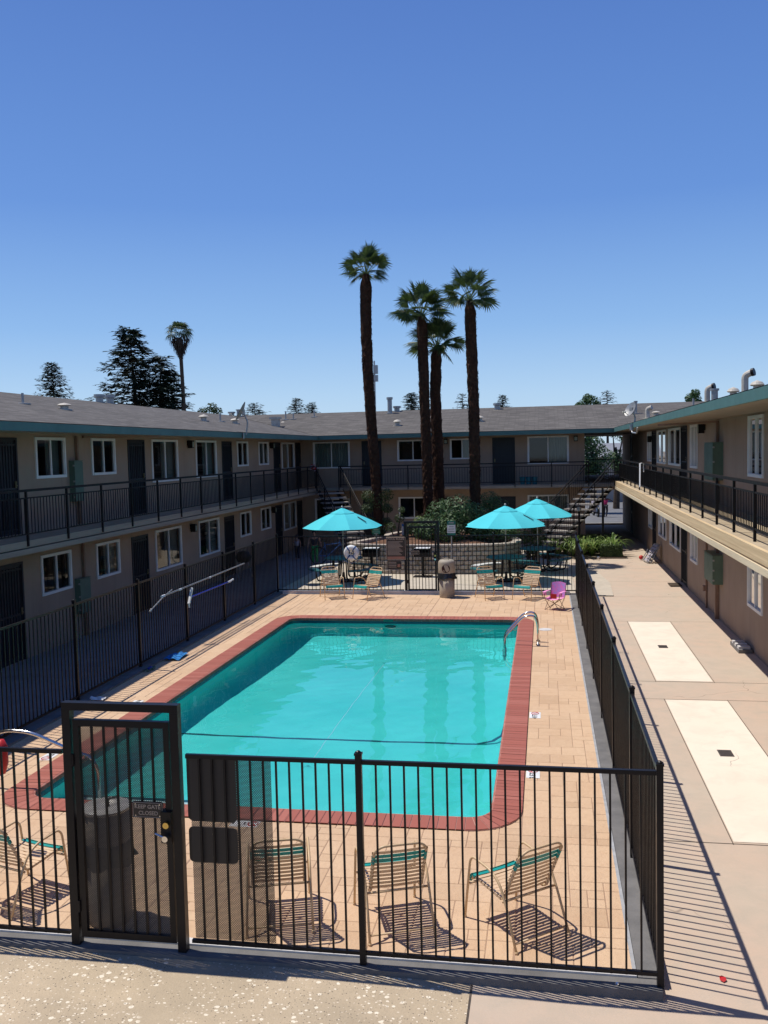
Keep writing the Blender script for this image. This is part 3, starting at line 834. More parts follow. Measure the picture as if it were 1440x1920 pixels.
# ------------------------------------------------------------------ strap chairs
def make_chair(label):
    t = thing('pool_chair', (0,0,0), label, 'chair')
    fr = MB()
    for s in (-1, 1):
        x = .31*s
        side = fillet([(x*1.03,.40,0),(x,.31,.60),(x,.26,.655),(x,-.02,.63),(x,-.16,.56),(x,-.26,.38),(x*1.03,-.42,0)], .09, 5)
        lg = MB(); lg.tube(side, .0125, 8); lg.lathe((x*1.03,.40,-.0), [(.016,0),(.016,.02)], 8); lg.lathe((x*1.03,-.42,0), [(.016,0),(.016,.02)], 8)
        lg.build('side_frame', M['tan_tube'], t, smooth=True)
    # seat and back tube in one bend
    xs_ = .255
    path = [(-xs_,.36,.385),(-xs_,.33,.43),(-xs_,-.15,.375),(-xs_,-.40,.87),(-xs_+.07,-.425,.925),(xs_-.07,-.425,.925),(xs_,-.40,.87),(xs_,-.15,.375),(xs_,.33,.43),(xs_,.36,.385)]
    fr.tube(fillet(path, .06, 5), .0125, 8)
    fr.tube([(-.315,-.215,.40),(.315,-.215,.40)], .0125, 8)
    fr.tube([(-.30,.335,.36),(.30,.335,.36)], .0125, 8)
    fr.tube([(-.315,-.385,.075),(.315,-.385,.075)], .010, 8)
    fr.tube([(-xs_,.36,.385),(xs_,.36,.385)], .0125, 8)
    fr.build('seat_frame', M['tan_tube'], t, smooth=True)
    def strap(mb, c, fwd, up, wd, m):
        # band wrapped over both rails: seen edges and a slight sag
        n = 8; top = []; 
        for i in range(n+1):
            q = -1+2*i/n; sag = -.012*(1-q*q)
            top.append((xs_+.017)*q)
        vs = []
        for i, xx in enumerate(top):
            q = -1+2*i/n; sg = -.010*(1-q*q)+.017
            p = V(c)+V((xx,0,0))+V(up)*sg
            vs += [p-V(fwd)*wd/2, p+V(fwd)*wd/2, p+V(fwd)*wd/2-V(up)*.003, p-V(fwd)*wd/2-V(up)*.003]
        fs = []
        for i in range(n):
            a = i*4
            fs += [(a,a+1,a+5,a+4),(a+1,a+2,a+6,a+5),(a+2,a+3,a+7,a+6),(a+3,a,a+4,a+7)]
        mb.add(vs, fs, m)
        for s in (-1, 1):   # the wrap round each rail
            cx = V(c)+V((s*xs_,0,0)); ring = []
            for q in range(8):
                a = q*math.pi/4
                ring.append(cx+V((math.cos(a)*.0165,0,0))+V(up)*math.sin(a)*.0165)
            vs = [p-V(fwd)*wd/2 for p in ring]+[p+V(fwd)*wd/2 for p in ring]
            mb.add(vs, [(i,(i+1)%8,8+(i+1)%8,8+i) for i in range(8)], m)
    sw, bw = MB(), MB()
    a0, a1 = V((0,.325,.43)), V((0,-.13,.378)); dv = (a1-a0); fwd = dv.normalized(); up = V((0,fwd.z*-1,abs(fwd.y))).normalized()
    up = V((1,0,0)).cross(fwd); up = up if up.z > 0 else -up
    for k in range(9):
        strap(sw, a0+dv*(k+.35)/9, fwd, up, .036, 1 if k < 1 else 0)
    # turned-down front strap
    strap(sw, V((0,.352,.418)), V((0,.6,-.8)), V((0,.8,.6)), .040, 1)
    strap(sw, V((0,.375,.383)), V((0,.4,-.92)), V((0,.92,.4)), .040, 1)
    b0, b1 = V((0,-.165,.405)), V((0,-.40,.87)); dv = b1-b0; fwd = dv.normalized()
    up = V((1,0,0)).cross(fwd); up = up if up.y > 0 else -up
    for k in range(10):
        strap(bw, b0+dv*(k+.45)/10, fwd, up, .036 if k not in (7,8) else .042, 1 if k in (7,8) else 0)
    sw.build('seat_webbing', [M['tan_strap'], M['teal_strap']], t)
    bw.build('back_webbing', [M['tan_strap'], M['teal_strap']], t)
    return t
c0 = make_chair('')
spots = [
 ((-2.37,7.69), 17, 'tan strap chair seen from the back behind the screened part of the near fence', 'near'),
 ((-1.35,7.72), 22, 'tan strap chair seen from the back just right of the middle near fence post', 'near'),
 ((-.29,7.76), 40, 'tan strap chair turned left at the near right corner of the deck', 'near'),
 ((-4.90,7.71), -16, 'tan strap chair behind the fence left of the near gate', 'near'),
 ((-5.94,25.21), 205, 'tan strap chair facing the pool at the far fence, leftmost of the far chairs', 'far'),
 ((-4.88,25.12), 147, 'tan strap chair facing the pool in front of the life ring and rules board', 'far'),
 ((-1.52,25.23), 207, 'tan strap chair facing the pool just right of the far trash can', 'far'),
 ((-.49,25.18), 154, 'tan strap chair facing the pool beside the pink child chair', 'far')]
for i, ((x, y), a, lab, gp) in enumerate(spots):
    o = c0 if i == 0 else copy_tree(c0)
    o.location = (x,y,.001); o.rotation_euler.z = R(a); o.scale = (.88,.88,.90); o['label'] = lab; o['group'] = 'tan and teal strap chairs on the pool deck'

# child's pink folding chair
t = thing('kids_chair', (.22,23.55,.001), 'pink folding child chair with cup holders by the far right deck corner', 'chair', rz=R(155))
legs = [((-.2,.17,0),(.2,-.14,.30)),((.2,.17,0),(-.2,-.14,.30)),((-.2,-.15,0),(.2,.17,.30)),((.2,-.15,0),(-.2,.17,.30)),((-.2,.17,0),(-.2,-.17,.32)),((.2,.17,0),(.2,-.17,.32)),((-.2,-.15,0),(-.2,.18,.30)),((.2,-.15,0),(.2,.18,.30))]
for p, q in legs:
    b = MB(); b.tube([p,q], .008, 6); b.build('leg', M['conduit'], t)
b = MB()
def cloth(mb, P, nu, nv, mat=0):
    vs = [P(i/nu, j/nv) for j in range(nv+1) for i in range(nu+1)]
    mb.add(vs, [(j*(nu+1)+i, j*(nu+1)+i+1, (j+1)*(nu+1)+i+1, (j+1)*(nu+1)+i) for j in range(nv) for i in range(nu)], mat)
cloth(b, lambda u_, v_: (-.21+.42*u_, .19-.36*v_, .31-.05*math.sin(math.pi*u_)-.02*math.sin(math.pi*v_)), 8, 6)
b.build('seat', M['kid_pink'], t, smooth=True)
b = MB(); cloth(b, lambda u_, v_: (-.2+.4*u_, -.17-.09*v_-.04*math.sin(math.pi*u_), .28+.36*v_+.03*math.sin(math.pi*u_)*v_), 8, 8)
b.build('backrest', M['kid_purple'], t, smooth=True)
for s in (-1, 1):
    b = MB(); b.tube([(s*.2,-.17,.3),(s*.2,-.26,.64)], .009, 6); b.tube([(s*.2,.18,.30),(s*.21,.16,.45)], .009, 6)
    b.build('upright', M['conduit'], t)
    b = MB(); cloth(b, lambda u_, v_: (s*(.185+.07*u_), -.2+.38*v_, .45+.012*math.sin(math.pi*v_)), 2, 6); 
    b.lathe((s*.215,.13,.36), [(.038,0),(.045,.09)], 10); b.build('armrest', M['kid_pink'], t, smooth=True)
b = MB(); b.box((-.13,.17,.30),(.02,.20,.42)); b.build('pocket', M['red_paint'], t)

# trash cans
t = thing('trash_can', (-3.85,7.42,0), 'tall brown grey trash can with flat aluminium lid right behind the near gate', 'trash can')
t.scale = (.78,.78,1.03)
b = MB(); b.lathe((0,0,0), [(.235,0),(.245,.02),(.25,.62)], 32); b.build('base', M['can_grey'], t, smooth=True)
b = MB(); b.lathe((0,0,0), [(.255,.66),(.26,.70),(.26,.98)], 32); b.build('upper_shell', M['can_grey'], t, smooth=True)
b = MB(); b.lathe((0,0,0), [(.27,.975),(.275,.985),(.275,1.0),(.12,1.015),(.1,1.01),(.03,.995)], 32); lid = b.build('lid', M['can_lid'], t)
b = MB(); b.tube([(.03,0,.99),(.03,.0,1.06),(.12,.05,1.07)], .012, 6); b.build('lid_handle', M['black_metal'], lid)
b = MB()
prof = []
for k in range(49):
    a = 2*math.pi*k/48; prof.append(a)
vs = []; rows = [(.262,.71),(.275,.70),(.272,.60),(.285,.52)]
for j, (rr, z) in enumerate(rows):
    for k in range(48):
        a = prof[k]; wv = .012*math.sin(9*a+j)+.008*math.sin(17*a+2*j)
        q = 1.12 if (j == 3 and abs(a-.6) < .12) else 1
        vs.append(((rr+wv*(j > 0))*math.cos(a)*q, (rr+wv*(j > 0))*math.sin(a)*q, z+.02*math.sin(5*a)*(j == 3)))
b.add(vs, [(j*48+k, j*48+(k+1) % 48, (j+1)*48+(k+1) % 48, (j+1)*48+k) for j in range(3) for k in range(48)])
b.build('bag', M['bag_black'], t, smooth=True)
t = thing('trash_can', (-2.71,25.42,0), 'beige round trash can with a black bag at the far gate', 'trash can')
b = MB(); b.lathe((0,0,0), [(.2,0),(.21,.02),(.22,.58)], 32); b.build('base', M['plastic_tan'], t, smooth=True)
b = MB(); b.lathe((0,0,0), [(.225,.66),(.235,.70),(.235,.96),(.225,1.0),(.19,1.04),(.12,1.055),(.0,1.06)], 32, caps=False); dm = b.build('dome_lid', M['plastic_tan'], t, smooth=True)
b = MB(); pts = []
for k in range(20):
    a = 2*math.pi*k/20; x = .115*math.cos(a); z = .82+.115*math.sin(a); pts.append((x, -math.sqrt(max(.2395**2-x*x,0)), z))
b.poly(pts); b.build('opening', M['can_dark'], dm)  # dark patch on the closed lid, shade inside the hole put into colour
b = MB(); b.tube(fillet([(-.07,-.05,1.04),(-.06,-.05,1.085),(.06,-.05,1.085),(.07,-.05,1.04)], .03), .014, 6); b.build('lid_handle', M['plastic_tan'], dm)
b = MB(); vs = []
for j, (rr, z) in enumerate([(.23,.69),(.245,.66),(.25,.60),(.275,.54)]):
    for k in range(40):
        a = 2*math.pi*k/40; wv = .010*math.sin(8*a+j)+.007*math.sin(15*a+2*j)
        vs.append(((rr+wv*(j > 0))*math.cos(a), (rr+wv*(j > 0))*math.sin(a), z+.02*math.sin(4*a)*(j == 3)))
b.add(vs, [(j*40+k, j*40+(k+1) % 40, (j+1)*40+(k+1) % 40, (j+1)*40+k) for j in range(3) for k in range(40)])
b.build('bag', M['bag_black'], t, smooth=True)

# pool ladder and hand rail
t = thing('pool_ladder', (-.17,19.4,.015), 'curved chrome ladder rails at the far right pool corner', 'pool ladder')
for y in (-.23,.17):
    b = MB(); b.tube(fillet([(0,y,0),(0,y,.40),(-.06,y,.62),(-.28,y,.60),(-.66,y,.20),(-.70,y,.10),(-.70,y,-1.0)], .14, 7), .022, 12)
    b.build('rail', M['chrome'], t, smooth=True)
    b = MB(); b.lathe((0,y,0), [(.045,0),(.04,.018)], 14); b.build('flange', M['chrome'], t)
for z in (-.25,-.5,-.75):
    b = MB(); b.box((-.74,-.22,z),(-.66,.16,z+.025)); b.build('step', M['white_paint'], t)
t = thing('pool_handrail', (-6.95,10.35,.0), 'bent chrome handrail over the pool steps, seen beside and through the near gate', 'handrail')
b = MB(); b.tube(fillet([(0,0,0),(0,0,.62),(.28,0,.73),(.62,0,.71),(1.10,0,.52),(1.42,0,.42),(1.5,0,.25),(1.5,0,-.45)], .14, 6), .022, 12); b.build('rail', M['chrome'], t, smooth=True)
b = MB(); b.lathe((0,0,0), [(.045,0),(.04,.018)], 14); b.build('flange', M['chrome'], t)

# small things on the left of the deck
t = thing('pool_pole', (-7.69,17.84,1.25), 'long grey telescopic pool pole hung on the left fence, above the blue one', 'pool pole')
b = MB(); b.tube([(0,-.2,0),(0,4.95,.03)], .017, 8); b.build('pole', M['galv'], t)
b = MB(); b.tube([(0,-.3,.0),(0,-.15,.0)], .028, 8); b.tube([(0,.6,.0),(0,.72,.0)], .024, 8); b.tube([(0,2.4,.01),(0,2.5,.01)], .023, 8); b.build('clamp', M['white_paint'], t)
b = MB()
for y in (1.16,3.56): b.tube([(-.05,y,.06),(.02,y,-.03),(.05,y,.0)], .009, 6)
b.build('hook', M['black_metal'], t)
t = thing('leaf_skimmer', (-7.67,16.94,1.07), 'thin grey skimmer bar hanging left of the long grey pole', 'skimmer')
b = MB(); b.tube([(0,0,0),(0,.6,.16),(0,1.1,.25)], .012, 8); b.tube([(0,-.03,-.02),(0,.05,.02)], .022, 8); b.build('bar', M['galv'], t)
t = thing('pool_brush', (-7.67,18.9,1.0), 'blue pool pole with a white brush head on the left fence', 'pool brush')
b = MB(); b.tube([(0,.16,.0),(0,2.6,-.02)], .017, 8); b.build('pole', M['pole_blue'], t)
b = MB(); b.tube([(0,2.55,-.02),(0,2.75,-.02)], .026, 8); b.tube([(0,2.7,-.02),(0,2.95,.0)], .022, 8); b.build('grip', M['white_paint'], t)
b = MB(); b.bar((.02,.18,.20),(.02,-.03,-.12),.045,.05); b.tube([(.02,-.03,-.12),(.02,-.01,-.2)], .02, 8); b.build('brush_head', M['white_paint'], t)
t = thing('towel', (-7.42,17.55,.0), 'crumpled bright blue towel on the deck below the pool poles', 'towel')
b = MB()
rg = random.Random(3)
cloth(b, lambda u_, v_: ((u_-.5)*.36*(1-.2*v_), (v_-.5)*.62, .02+.045*abs(math.sin(u_*7+v_*5))*math.sin(math.pi*min(max(u_,.02),.98))+.03*math.sin(math.pi*v_)), 16, 18)
b.build('cloth', M['blue_towel'], t, smooth=True)
t = thing('swim_goggles', (-7.55,16.5,0), 'tangle of grey goggles and straps by the left fence post', 'goggles')
b = MB()
for k in range(9):
    a = rg.uniform(0,6.3); c = V((rg.uniform(-.08,.08), rg.uniform(-.14,.14), .02))
    b.tube([c+V((.06*math.cos(a+q*.9), .08*math.sin(a+q*.9), .012*math.sin(q*2))) for q in range(5)], .013, 6)
b.build('strap', M['meter_green'], t, smooth=True)
b = MB()
for s in (-1,1): b.lathe((.02,s*.045,.02), [(.035,0),(.03,.03),(.01,.035)], 10)
b.build('lens', M['pole_blue'], t)
t = thing('sandals', (-7.35,13.9,0), 'pair of pale sandals on the deck just behind the near gate top', 'sandals')
for k, (x, y, a) in enumerate(((-.05,0,.3),(.14,.06,.5))):
    b = MB(); ca, sa = math.cos(a), math.sin(a); pts = []
    for q in range(16):
        an = q*math.pi/8; lx, ly = .05*math.cos(an)*(1+.12*math.sin(an)), .13*math.sin(an)
        pts.append((x+lx*ca-ly*sa, y+lx*sa+ly*ca))
    b.prism(pts, .0, .022); o = b.build('sole', M['plastic_tan'], t)
    b = MB(); b.tube([(x-.05,y+.0,.02),(x,y+.04,.06),(x+.05,y+.02,.02)], .011, 6); b.build('strap', M['grey_cloth'], o)
t = thing('paper_bag', (-7.5,14.35,0), 'small crumpled paper wrapper beside the sandals', 'litter')
b = MB(); cloth(b, lambda u_, v_: ((u_-.5)*.26, (v_-.5)*.2, .02+.04*abs(math.sin(u_*5+v_*3))*math.sin(math.pi*min(max(v_,.03),.97))), 8, 8); b.build('paper', M['white_paint'], t)
t = thing('flower_petal', (1.32,7.25,zout(1.32,7.25)+.004), 'single red flower petal on the pavement right of the corner post', 'petal')
b = MB(); b.poly([(.0,-.045,.004),(.025,-.02,.012),(.022,.02,.01),(0,.05,.004),(-.022,.02,.012),(-.024,-.02,.006)]); b.build('petal', M['red_paint'], t)
t = thing('red_float', (-5.13,7.9,1.30), 'red foam swim float at the left picture edge above the near fence', 'float')
b = MB(); b.tube([(-.02,0,-.2),(-.02,0,-.1),(-.02,0,.06),(-.02,0,.13)], [.03,.06,.06,.03], 12); b.build('foam', M['red_paint'], t, smooth=True)
t = thing('bolt_head', (.50,FY-.03,.012), 'shiny bolt head on the kerb beside the near corner post', 'bolt')
b = MB(); b.lathe((0,0,0), [(.018,0),(.018,.012),(.010,.016)], 8); b.build('nut', M['chrome'], t)
# ------------------------------------------------------------------ apartment wings
XL, XR, YB = -10.55, 4.0, 39.5
def wing(name, label, loc, tf):
    t = thing(name, loc, label, 'building', 'two storey apartment wings round the pool')
    t_ = {'root': t, 'off': loc, 'tf': tf, 'n': 0}
    return t_
def wall_with_holes(W_, u0, u1, z0, z1, holes, v=0., depth=.13):
    """plastered wall cut by its openings, with reveals"""
    m = MB(W_['tf'])
    us = sorted(set([u0,u1]+[a for h in holes for a in h[:2]])); zs = sorted(set([z0,z1]+[a for h in holes for a in h[2:]]))
    for i in range(len(us)-1):
        for j in range(len(zs)-1):
            cu, cz = (us[i]+us[i+1])/2, (zs[j]+zs[j+1])/2
            if any(h[0] < cu < h[1] and h[2] < cz < h[3] for h in holes): continue
            m.quad((us[i],v,zs[j]),(us[i+1],v,zs[j]),(us[i+1],v,zs[j+1]),(us[i],v,zs[j+1]))
    for a, b, c, d in holes:
        m.quad((a,v,c),(a,v-depth,c),(a,v-depth,d),(a,v,d)); m.quad((b,v,c),(b,v-depth,c),(b,v-depth,d),(b,v,d))
        m.quad((a,v,c),(b,v,c),(b,v-depth,c),(a,v-depth,c)); m.quad((a,v,d),(b,v,d),(b,v-depth,d),(a,v-depth,d))
    m.quad((u0,v-1.3,z0),(u1,v-1.3,z0),(u1,v-1.3,z1),(u0,v-1.3,z1),1)  # near-black sheet behind the openings, darkness of unlit rooms put into its colour
    return m.build('wall', [M['stucco'], M['dark_room']], W_['root'], W_['off'])
def window(W_, a, b, c, d, cur=0, label=None):
    """white vinyl slider: frame, centre bar, glass, curtain"""
    tf, root, off = W_['tf'], W_['root'], W_['off']
    m = MB(tf); fw = .042; v0, v1 = -.05, .03
    m.box((a-.018,v0,c-.02),(a+fw,v1,d+.02)); m.box((b-fw,v0,c-.02),(b+.018,v1,d+.02))
    m.box((a+fw,v0,d-fw),(b-fw,v1-.001,d+.02)); m.box((a+fw,v0,c-.02),(b-fw,v1+.008,c+fw))
    mid = (a+b)/2; m.box((mid-.02,v0+.001,c+fw),(mid+.02,v1-.008,d-fw))
    m.box((a+fw,v0+.01,c+fw),(a+fw+.02,v1-.02,d-fw)); m.box((b-fw-.02,v0+.01,c+fw),(b-fw,v1-.02,d-fw))
    o = m.build('window', M['vinyl'], root, off)
    m = MB(tf); m.quad((a+fw,-.01,c+fw),(b-fw,-.01,c+fw),(b-fw,-.01,d-fw),(a+fw,-.01,d-fw)); m.build('pane', M['glass'], o, off)
    if cur:
        m = MB(tf)
        lo, hi = {1:(mid,b),2:(a,b),3:(a,mid),4:(mid,b)}[cur]
        if cur == 4:   # horizontal blinds
            n = int((d-c)/.06)
            for k in range(n):
                z = c+.03+k*.06; m.quad((lo,-.10,z),(hi,-.10,z),(hi,-.13,z+.05),(lo,-.13,z+.05))
        else:
            n = max(4, int((hi-lo)/.055)); vs = []
            for k in range(n+1):
                x = lo+(hi-lo)*k/n; vv = -.12-.035*(k % 2)
                vs += [(x,vv,c),(x,vv,d)]
            m.add(vs, [(2*k,2*k+2,2*k+3,2*k+1) for k in range(n)])
        m.build('curtain', M['curtain'], o, off)
    return o
def door(W_, a, b, c, d, hs=1):
    tf, root, off = W_['tf'], W_['root'], W_['off']
    m = MB(tf); v0, v1 = -.06, .02
    m.box((a,v0,c),(a+.05,v1,d)); m.box((b-.05,v0,c),(b,v1,d)); m.box((a+.05,v0,d-.05),(b-.05,v1-.001,d))
    m.box((a+.05,v0+.005,c),(b-.05,-.02,d-.05))
    n = 9
    for k in range(n):
        x = a+.08+(b-a-.16)*k/(n-1); m.box((x-.006,-.02,c+.06),(x+.006,.0,d-.1))
    for z in (c+.09, (c+d)/2-.05, d-.14): m.box((a+.055,-.019,z-.02),(b-.055,.002,z+.02))
    o = m.build('door', M['door'], root, off)
    x = (b-.1) if hs > 0 else (a+.1)
    m = MB(tf); m.box((x-.022,.0,c+.94),(x+.022,.02,c+1.08)); m.box((x-.04,.02,c+.98),(x+.015,.045,c+1.0)); m.box((x-.015,.02,c+1.04),(x+.015,.03,c+1.07))
    m.build('handle', M['brass_dull'], o, off)
    return o
def wall_light(W_, uu, z):
    m = MB(W_['tf']); m.box((uu-.06,0,z-.02),(uu+.06,.03,z+.12)); m.box((uu-.08,.03,z-.10),(uu+.08,.17,z+.13))
    o = m.build('wall_light', M['black_metal'], W_['root'], W_['off'])
    m = MB(W_['tf']); m.box((uu-.06,.172,z-.07),(uu+.06,.18,z+.08)); m.build('lens', M['curtain'], o, W_['off'])
def meter_box(W_, a, b, c, d, pipe_u, zb, zt, dp=.2):
    m = MB(W_['tf']); m.box((a,0,c),(b,dp,d)); m.box((a-.01,dp,c+.02),(b+.01,dp+.012,d-.02)); m.box((a-.015,0,d),(b+.015,dp+.02,d+.015))
    o = m.build('meter_box', M['meter_green'], W_['root'], W_['off'])
    m = MB(W_['tf'])
    for k in range(3): 
        z = c+.1+k*(d-c-.2)/2; m.box((a-.018,dp-.03,z-.02),(a-.011,dp+.01,z+.02))
    m.build('hinge', M['galv'], o, W_['off'])
    for w2, v2, q0, q1 in ((.045,.09,zb,c),(.035,.07,d+.016,zt)):
        if q1 > q0:
            m = MB(W_['tf']); m.box((pipe_u-w2,.01,q0),(pipe_u+w2,v2,q1)); m.build('conduit', M['conduit'], W_['root'], W_['off'])
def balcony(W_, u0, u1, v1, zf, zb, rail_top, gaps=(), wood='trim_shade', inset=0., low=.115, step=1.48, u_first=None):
    """walkway slab with beam, trim board and steel railing on its outer face"""
    tf, root, off = W_['tf'], W_['root'], W_['off']
    m = MB(tf); m.box((u0,.002,zf-.12),(u1,v1-.06,zf)); m.box((u0,.002,zb+.02),(u1,v1-.14,zf-.121),1)
    slab = m.build('balcony_slab', [M['floor_dark'], M['soffit']], root, off)
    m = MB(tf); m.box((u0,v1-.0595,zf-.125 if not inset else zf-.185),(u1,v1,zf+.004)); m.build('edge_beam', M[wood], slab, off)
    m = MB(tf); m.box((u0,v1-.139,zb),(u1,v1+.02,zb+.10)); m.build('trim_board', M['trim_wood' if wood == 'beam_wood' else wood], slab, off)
    spans = []; a = u0
    for g0, g1 in sorted(gaps): spans.append((a,g0)); a = g1
    spans.append((a,u1))
    for a, b in spans:
        if b-a < .2: continue
        m = MB(tf); vr = v1+.012-inset
        m.box((a,vr-.028,rail_top-.045),(b,vr+.028,rail_top))
        m.box((a,vr-.012,rail_top-.175),(b,vr+.012,rail_top-.15))
        m.box((a,vr-.012,zf+low),(b,vr+.012,zf+low+.025))
        n = max(1, round((b-a)/.112)); st_ = (b-a)/n
        for k in range(n+1):
            x = a+k*st_; m.box((x-.0065,vr-.0065,zf+low+.025),(x+.0065,vr+.0065,rail_top-.175))
        rl = m.build('balcony_railing', M['rail_metal'], root, off)
        k = 0; first = u_first if (u_first is not None and u_first > a) else a+.02
        x = first
        while x > a+step: x -= step
        while x < b:
            m2 = MB(tf); m2.box((x-.02,vr-.018,zf-.10 if not inset else zf+.004),(x+.02,vr+.020,rail_top-.046)); m2.build('post', M['rail_metal'], rl, off); x += step
def roof_mesh(name, W_, tris, mats, parent):
    pass
def vent(roof, p, kind, h, root_off):
    x, y, z = p; m = MB(); mt = M['galv']
    m.lathe((x,y,z-.03), [(.19,0),(.19,.035),(.1,.045)], 14)
    if kind == 'mush':
        m.lathe((x,y,z), [(.10,0),(.10,h*.62)], 14); m.lathe((x,y,z+h*.55), [(.15,0),(.185,h*.08),(.13,h*.30),(.0,h*.46)], 16); mt = M['vent_paint']
    elif kind == 'pipe':
        m.lathe((x,y,z), [(.035,0),(.032,h)], 10)
    elif kind == 'box':
        m.box((x-.17,y-.13,z-.05),(x+.17,y+.13,z+h*.8)); m.box((x-.26,y-.17,z+h*.8),(x+.24,y+.17,z+h)); mt = M['vent_paint']
    elif kind == 'goose':
        m.tube(fillet([(x,y,z),(x,y,z+h*.82),(x+.17,y-.10,z+h*.93)], .1), .095, 12); mt = M['vent_paint']
    elif kind == 'stack':
        m.lathe((x,y,z), [(.06,0),(.06,h*.85),(.085,h*.86),(.085,h)], 12)
    elif kind == 'tall':
        m.lathe((x,y,z), [(.11,0),(.11,h*.85),(.15,h*.86),(.15,h)], 14)
    elif kind == 'duct':
        m.lathe((x,y,z), [(.13,0),(.13,h*.6),(.19,h*.66),(.19,h)], 14)
    o = m.build({'mush':'mushroom_vent','pipe':'vent_pipe','box':'vent_box','goose':'gooseneck_vent','tall':'flue','stack':'vent_pipe','duct':'flue'}[kind], mt, roof, root_off)
    if kind == 'goose':
        pass
    return o

# roof shapes: a solid with shingled slopes, teal fascia and soffit
def roof(W_, slopes, fascia, soff):
    me = bpy.data.meshes.new('roof'); vs, fs, mi, uv = [], [], [], []
    off = V(W_['off'])
    for q in slopes:
        b = len(vs); vs += [V(p)-off for p in q]; fs.append(list(range(b,b+len(q)))); mi.append(0)
        e = (V(q[1])-V(q[0])).normalized(); nn = (V(q[1])-V(q[0])).cross(V(q[-1])-V(q[0])).normalized(); g_ = nn.cross(e)
        uv.append([((V(p)-V(q[0])).dot(e)+b*.37, (V(p)-V(q[0])).dot(g_)) for p in q])
    me.from_pydata(vs, [], fs); me.materials.append(M['shingle'])
    l = me.uv_layers.new(name='UVMap'); k = 0
    for c in uv:
        for a in c: l.data[k].uv = a; k += 1
    ro = bpy.data.objects.new('roof', me); COL.objects.link(ro); ro.parent = W_['root']
    m = MB()
    for a, b in fascia: m.box(a, b)
    m.build('fascia', M['teal_fascia'], ro, W_['off'])
    m = MB()
    for q in soff: m.poly(q)
    m.build('soffit', M['soffit'], ro, W_['off'])
    return ro

# ---- left wing
tfL = lambda a, v, z: (XL+v, a, z)
WL = wing('apartment_wing', 'tan two storey apartment wing in shade along the left of the pool', (XL,22,0), tfL)
uw = [(17.92,19.13,3.70,4.54,1),(20.37,21.56,3.70,4.54,0),(23.77,25.56,3.40,4.54,1),(27.01,28.78,3.42,4.54,1),(30.91,32.06,3.69,4.53,0),(33.37,34.56,3.69,4.53,0),(36.46,38.30,3.45,4.52,0),(12.6,14.3,3.42,4.54,2)]
lw_ = [(17.94,19.17,1.20,2.03,0),(20.39,21.58,1.22,2.03,4),(23.79,25.60,.94,2.04,1),(27.03,28.80,.96,2.04,4),(31.0,32.16,1.2,2.03,0),(33.4,34.62,1.22,2.03,0),(36.5,38.35,.94,2.04,0),(12.6,14.3,.95,2.03,0)]
ud = [(16.28,17.23),(22.30,23.31),(29.35,30.32),(35.29,36.21),(38.55,39.38),(10.4,11.35)]
holes = [w_[:4] for w_ in uw+lw_]+[(a,b,2.58,4.54) for a, b in ud]+[(a,b,0,2.02) for a, b in ud]
wall_with_holes(WL, 3, 39.5, -.3, 4.66, holes)
for a, b, c, d, cu in uw+lw_: window(WL, a, b, c, d, cu)
for a, b in ud: door(WL, a, b, 2.58, 4.54); door(WL, a, b, .0, 2.02)
for uu, z in ((26.4,4.42),(34.85,4.40),(26.4,1.9),(34.85,1.88)): wall_light(WL, uu, z)
meter_box(WL, 19.30, 19.66, 3.12, 4.03, 19.62, 2.6, 4.6, .13)
meter_box(WL, 19.32, 19.78, .55, 1.34, 19.7, 0, 2.3, .13)
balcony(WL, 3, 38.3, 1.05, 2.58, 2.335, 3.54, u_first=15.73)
s = .21; ex, ez = -9.47, 4.80; rx, rz = -15.45, 4.80+(15.45-9.47)*.21
roL = roof(WL, [[(ex,3,ez),(ex,39.5,ez),(-10.6,50,ez+1.13*s),(rx,50,rz),(rx,3,rz)], [(rx,3,rz),(rx,50,rz),(-22,50,ez-.1),(-22,3,ez-.1)]],
     [((ex-.04,3,4.62),(ex+.012,38.24,4.785)), ((-22.02,3,4.5),(-21.98,50,4.68))],
     [[(ex-.041,3,4.64),(ex-.041,39.5,4.64),(-10.55,39.5,4.64),(-10.55,3,4.64)], [(ex,3,4.64),(rx,3,rz-.1),(-22,3,4.6)]])
LR = lambda x, y: (x, y, 4.80+(ex-x)*.21)
for x, y, k, h in ((-12.06,21.97,'mush',.17),(-12.67,21.07,'pipe',.26),(-11.92,31.41,'mush',.23),(-12.17,33.82,'pipe',.32),(-11.83,34.53,'mush',.21),(-11.98,40.58,'box',.41),(-12.0,41.86,'mush',.25),(-15.4,30.5,'duct',.27),(-15.4,31.3,'duct',.29)):
    vent(roL, LR(x, y), k, h, WL['off'])

# ---- back wing
tfB = lambda a, v, z: (a, YB-v, z)
WB = wing('apartment_wing', 'tan two storey apartment wing behind the palms, with a passage through its right end', (-4,YB,0), tfB)
uwB = [(-9.98,-8.37,3.41,4.53,2),(-6.24,-4.9,3.66,4.53,0),(-3.96,-2.95,3.69,4.53,1),(-.68,1.0,3.42,4.55,1)]
lwB = [(-9.96,-8.4,.98,2.05,0),(-6.23,-4.9,1.17,2.07,0),(-.70,1.0,1.02,2.08,2)]
dB = [(-7.82,-6.95),(-2.17,-1.22)]
holes = [w_[:4] for w_ in uwB+lwB]+[(a,b,2.58,4.55) for a, b in dB]+[(a,b,0,2.05) for a, b in dB]
wall_with_holes(WB, -10.55, 1.66, -.3, 4.66, holes)
for a, b, c, d, cu in uwB+lwB: window(WB, a, b, c, d, cu)
for a, b in dB: door(WB, a, b, 2.58, 4.55, -1); door(WB, a, b, .0, 2.05, -1)
for uu, z in ((-4.14,4.43),(1.3,4.42),(-4.14,1.9)): wall_light(WB, uu, z)
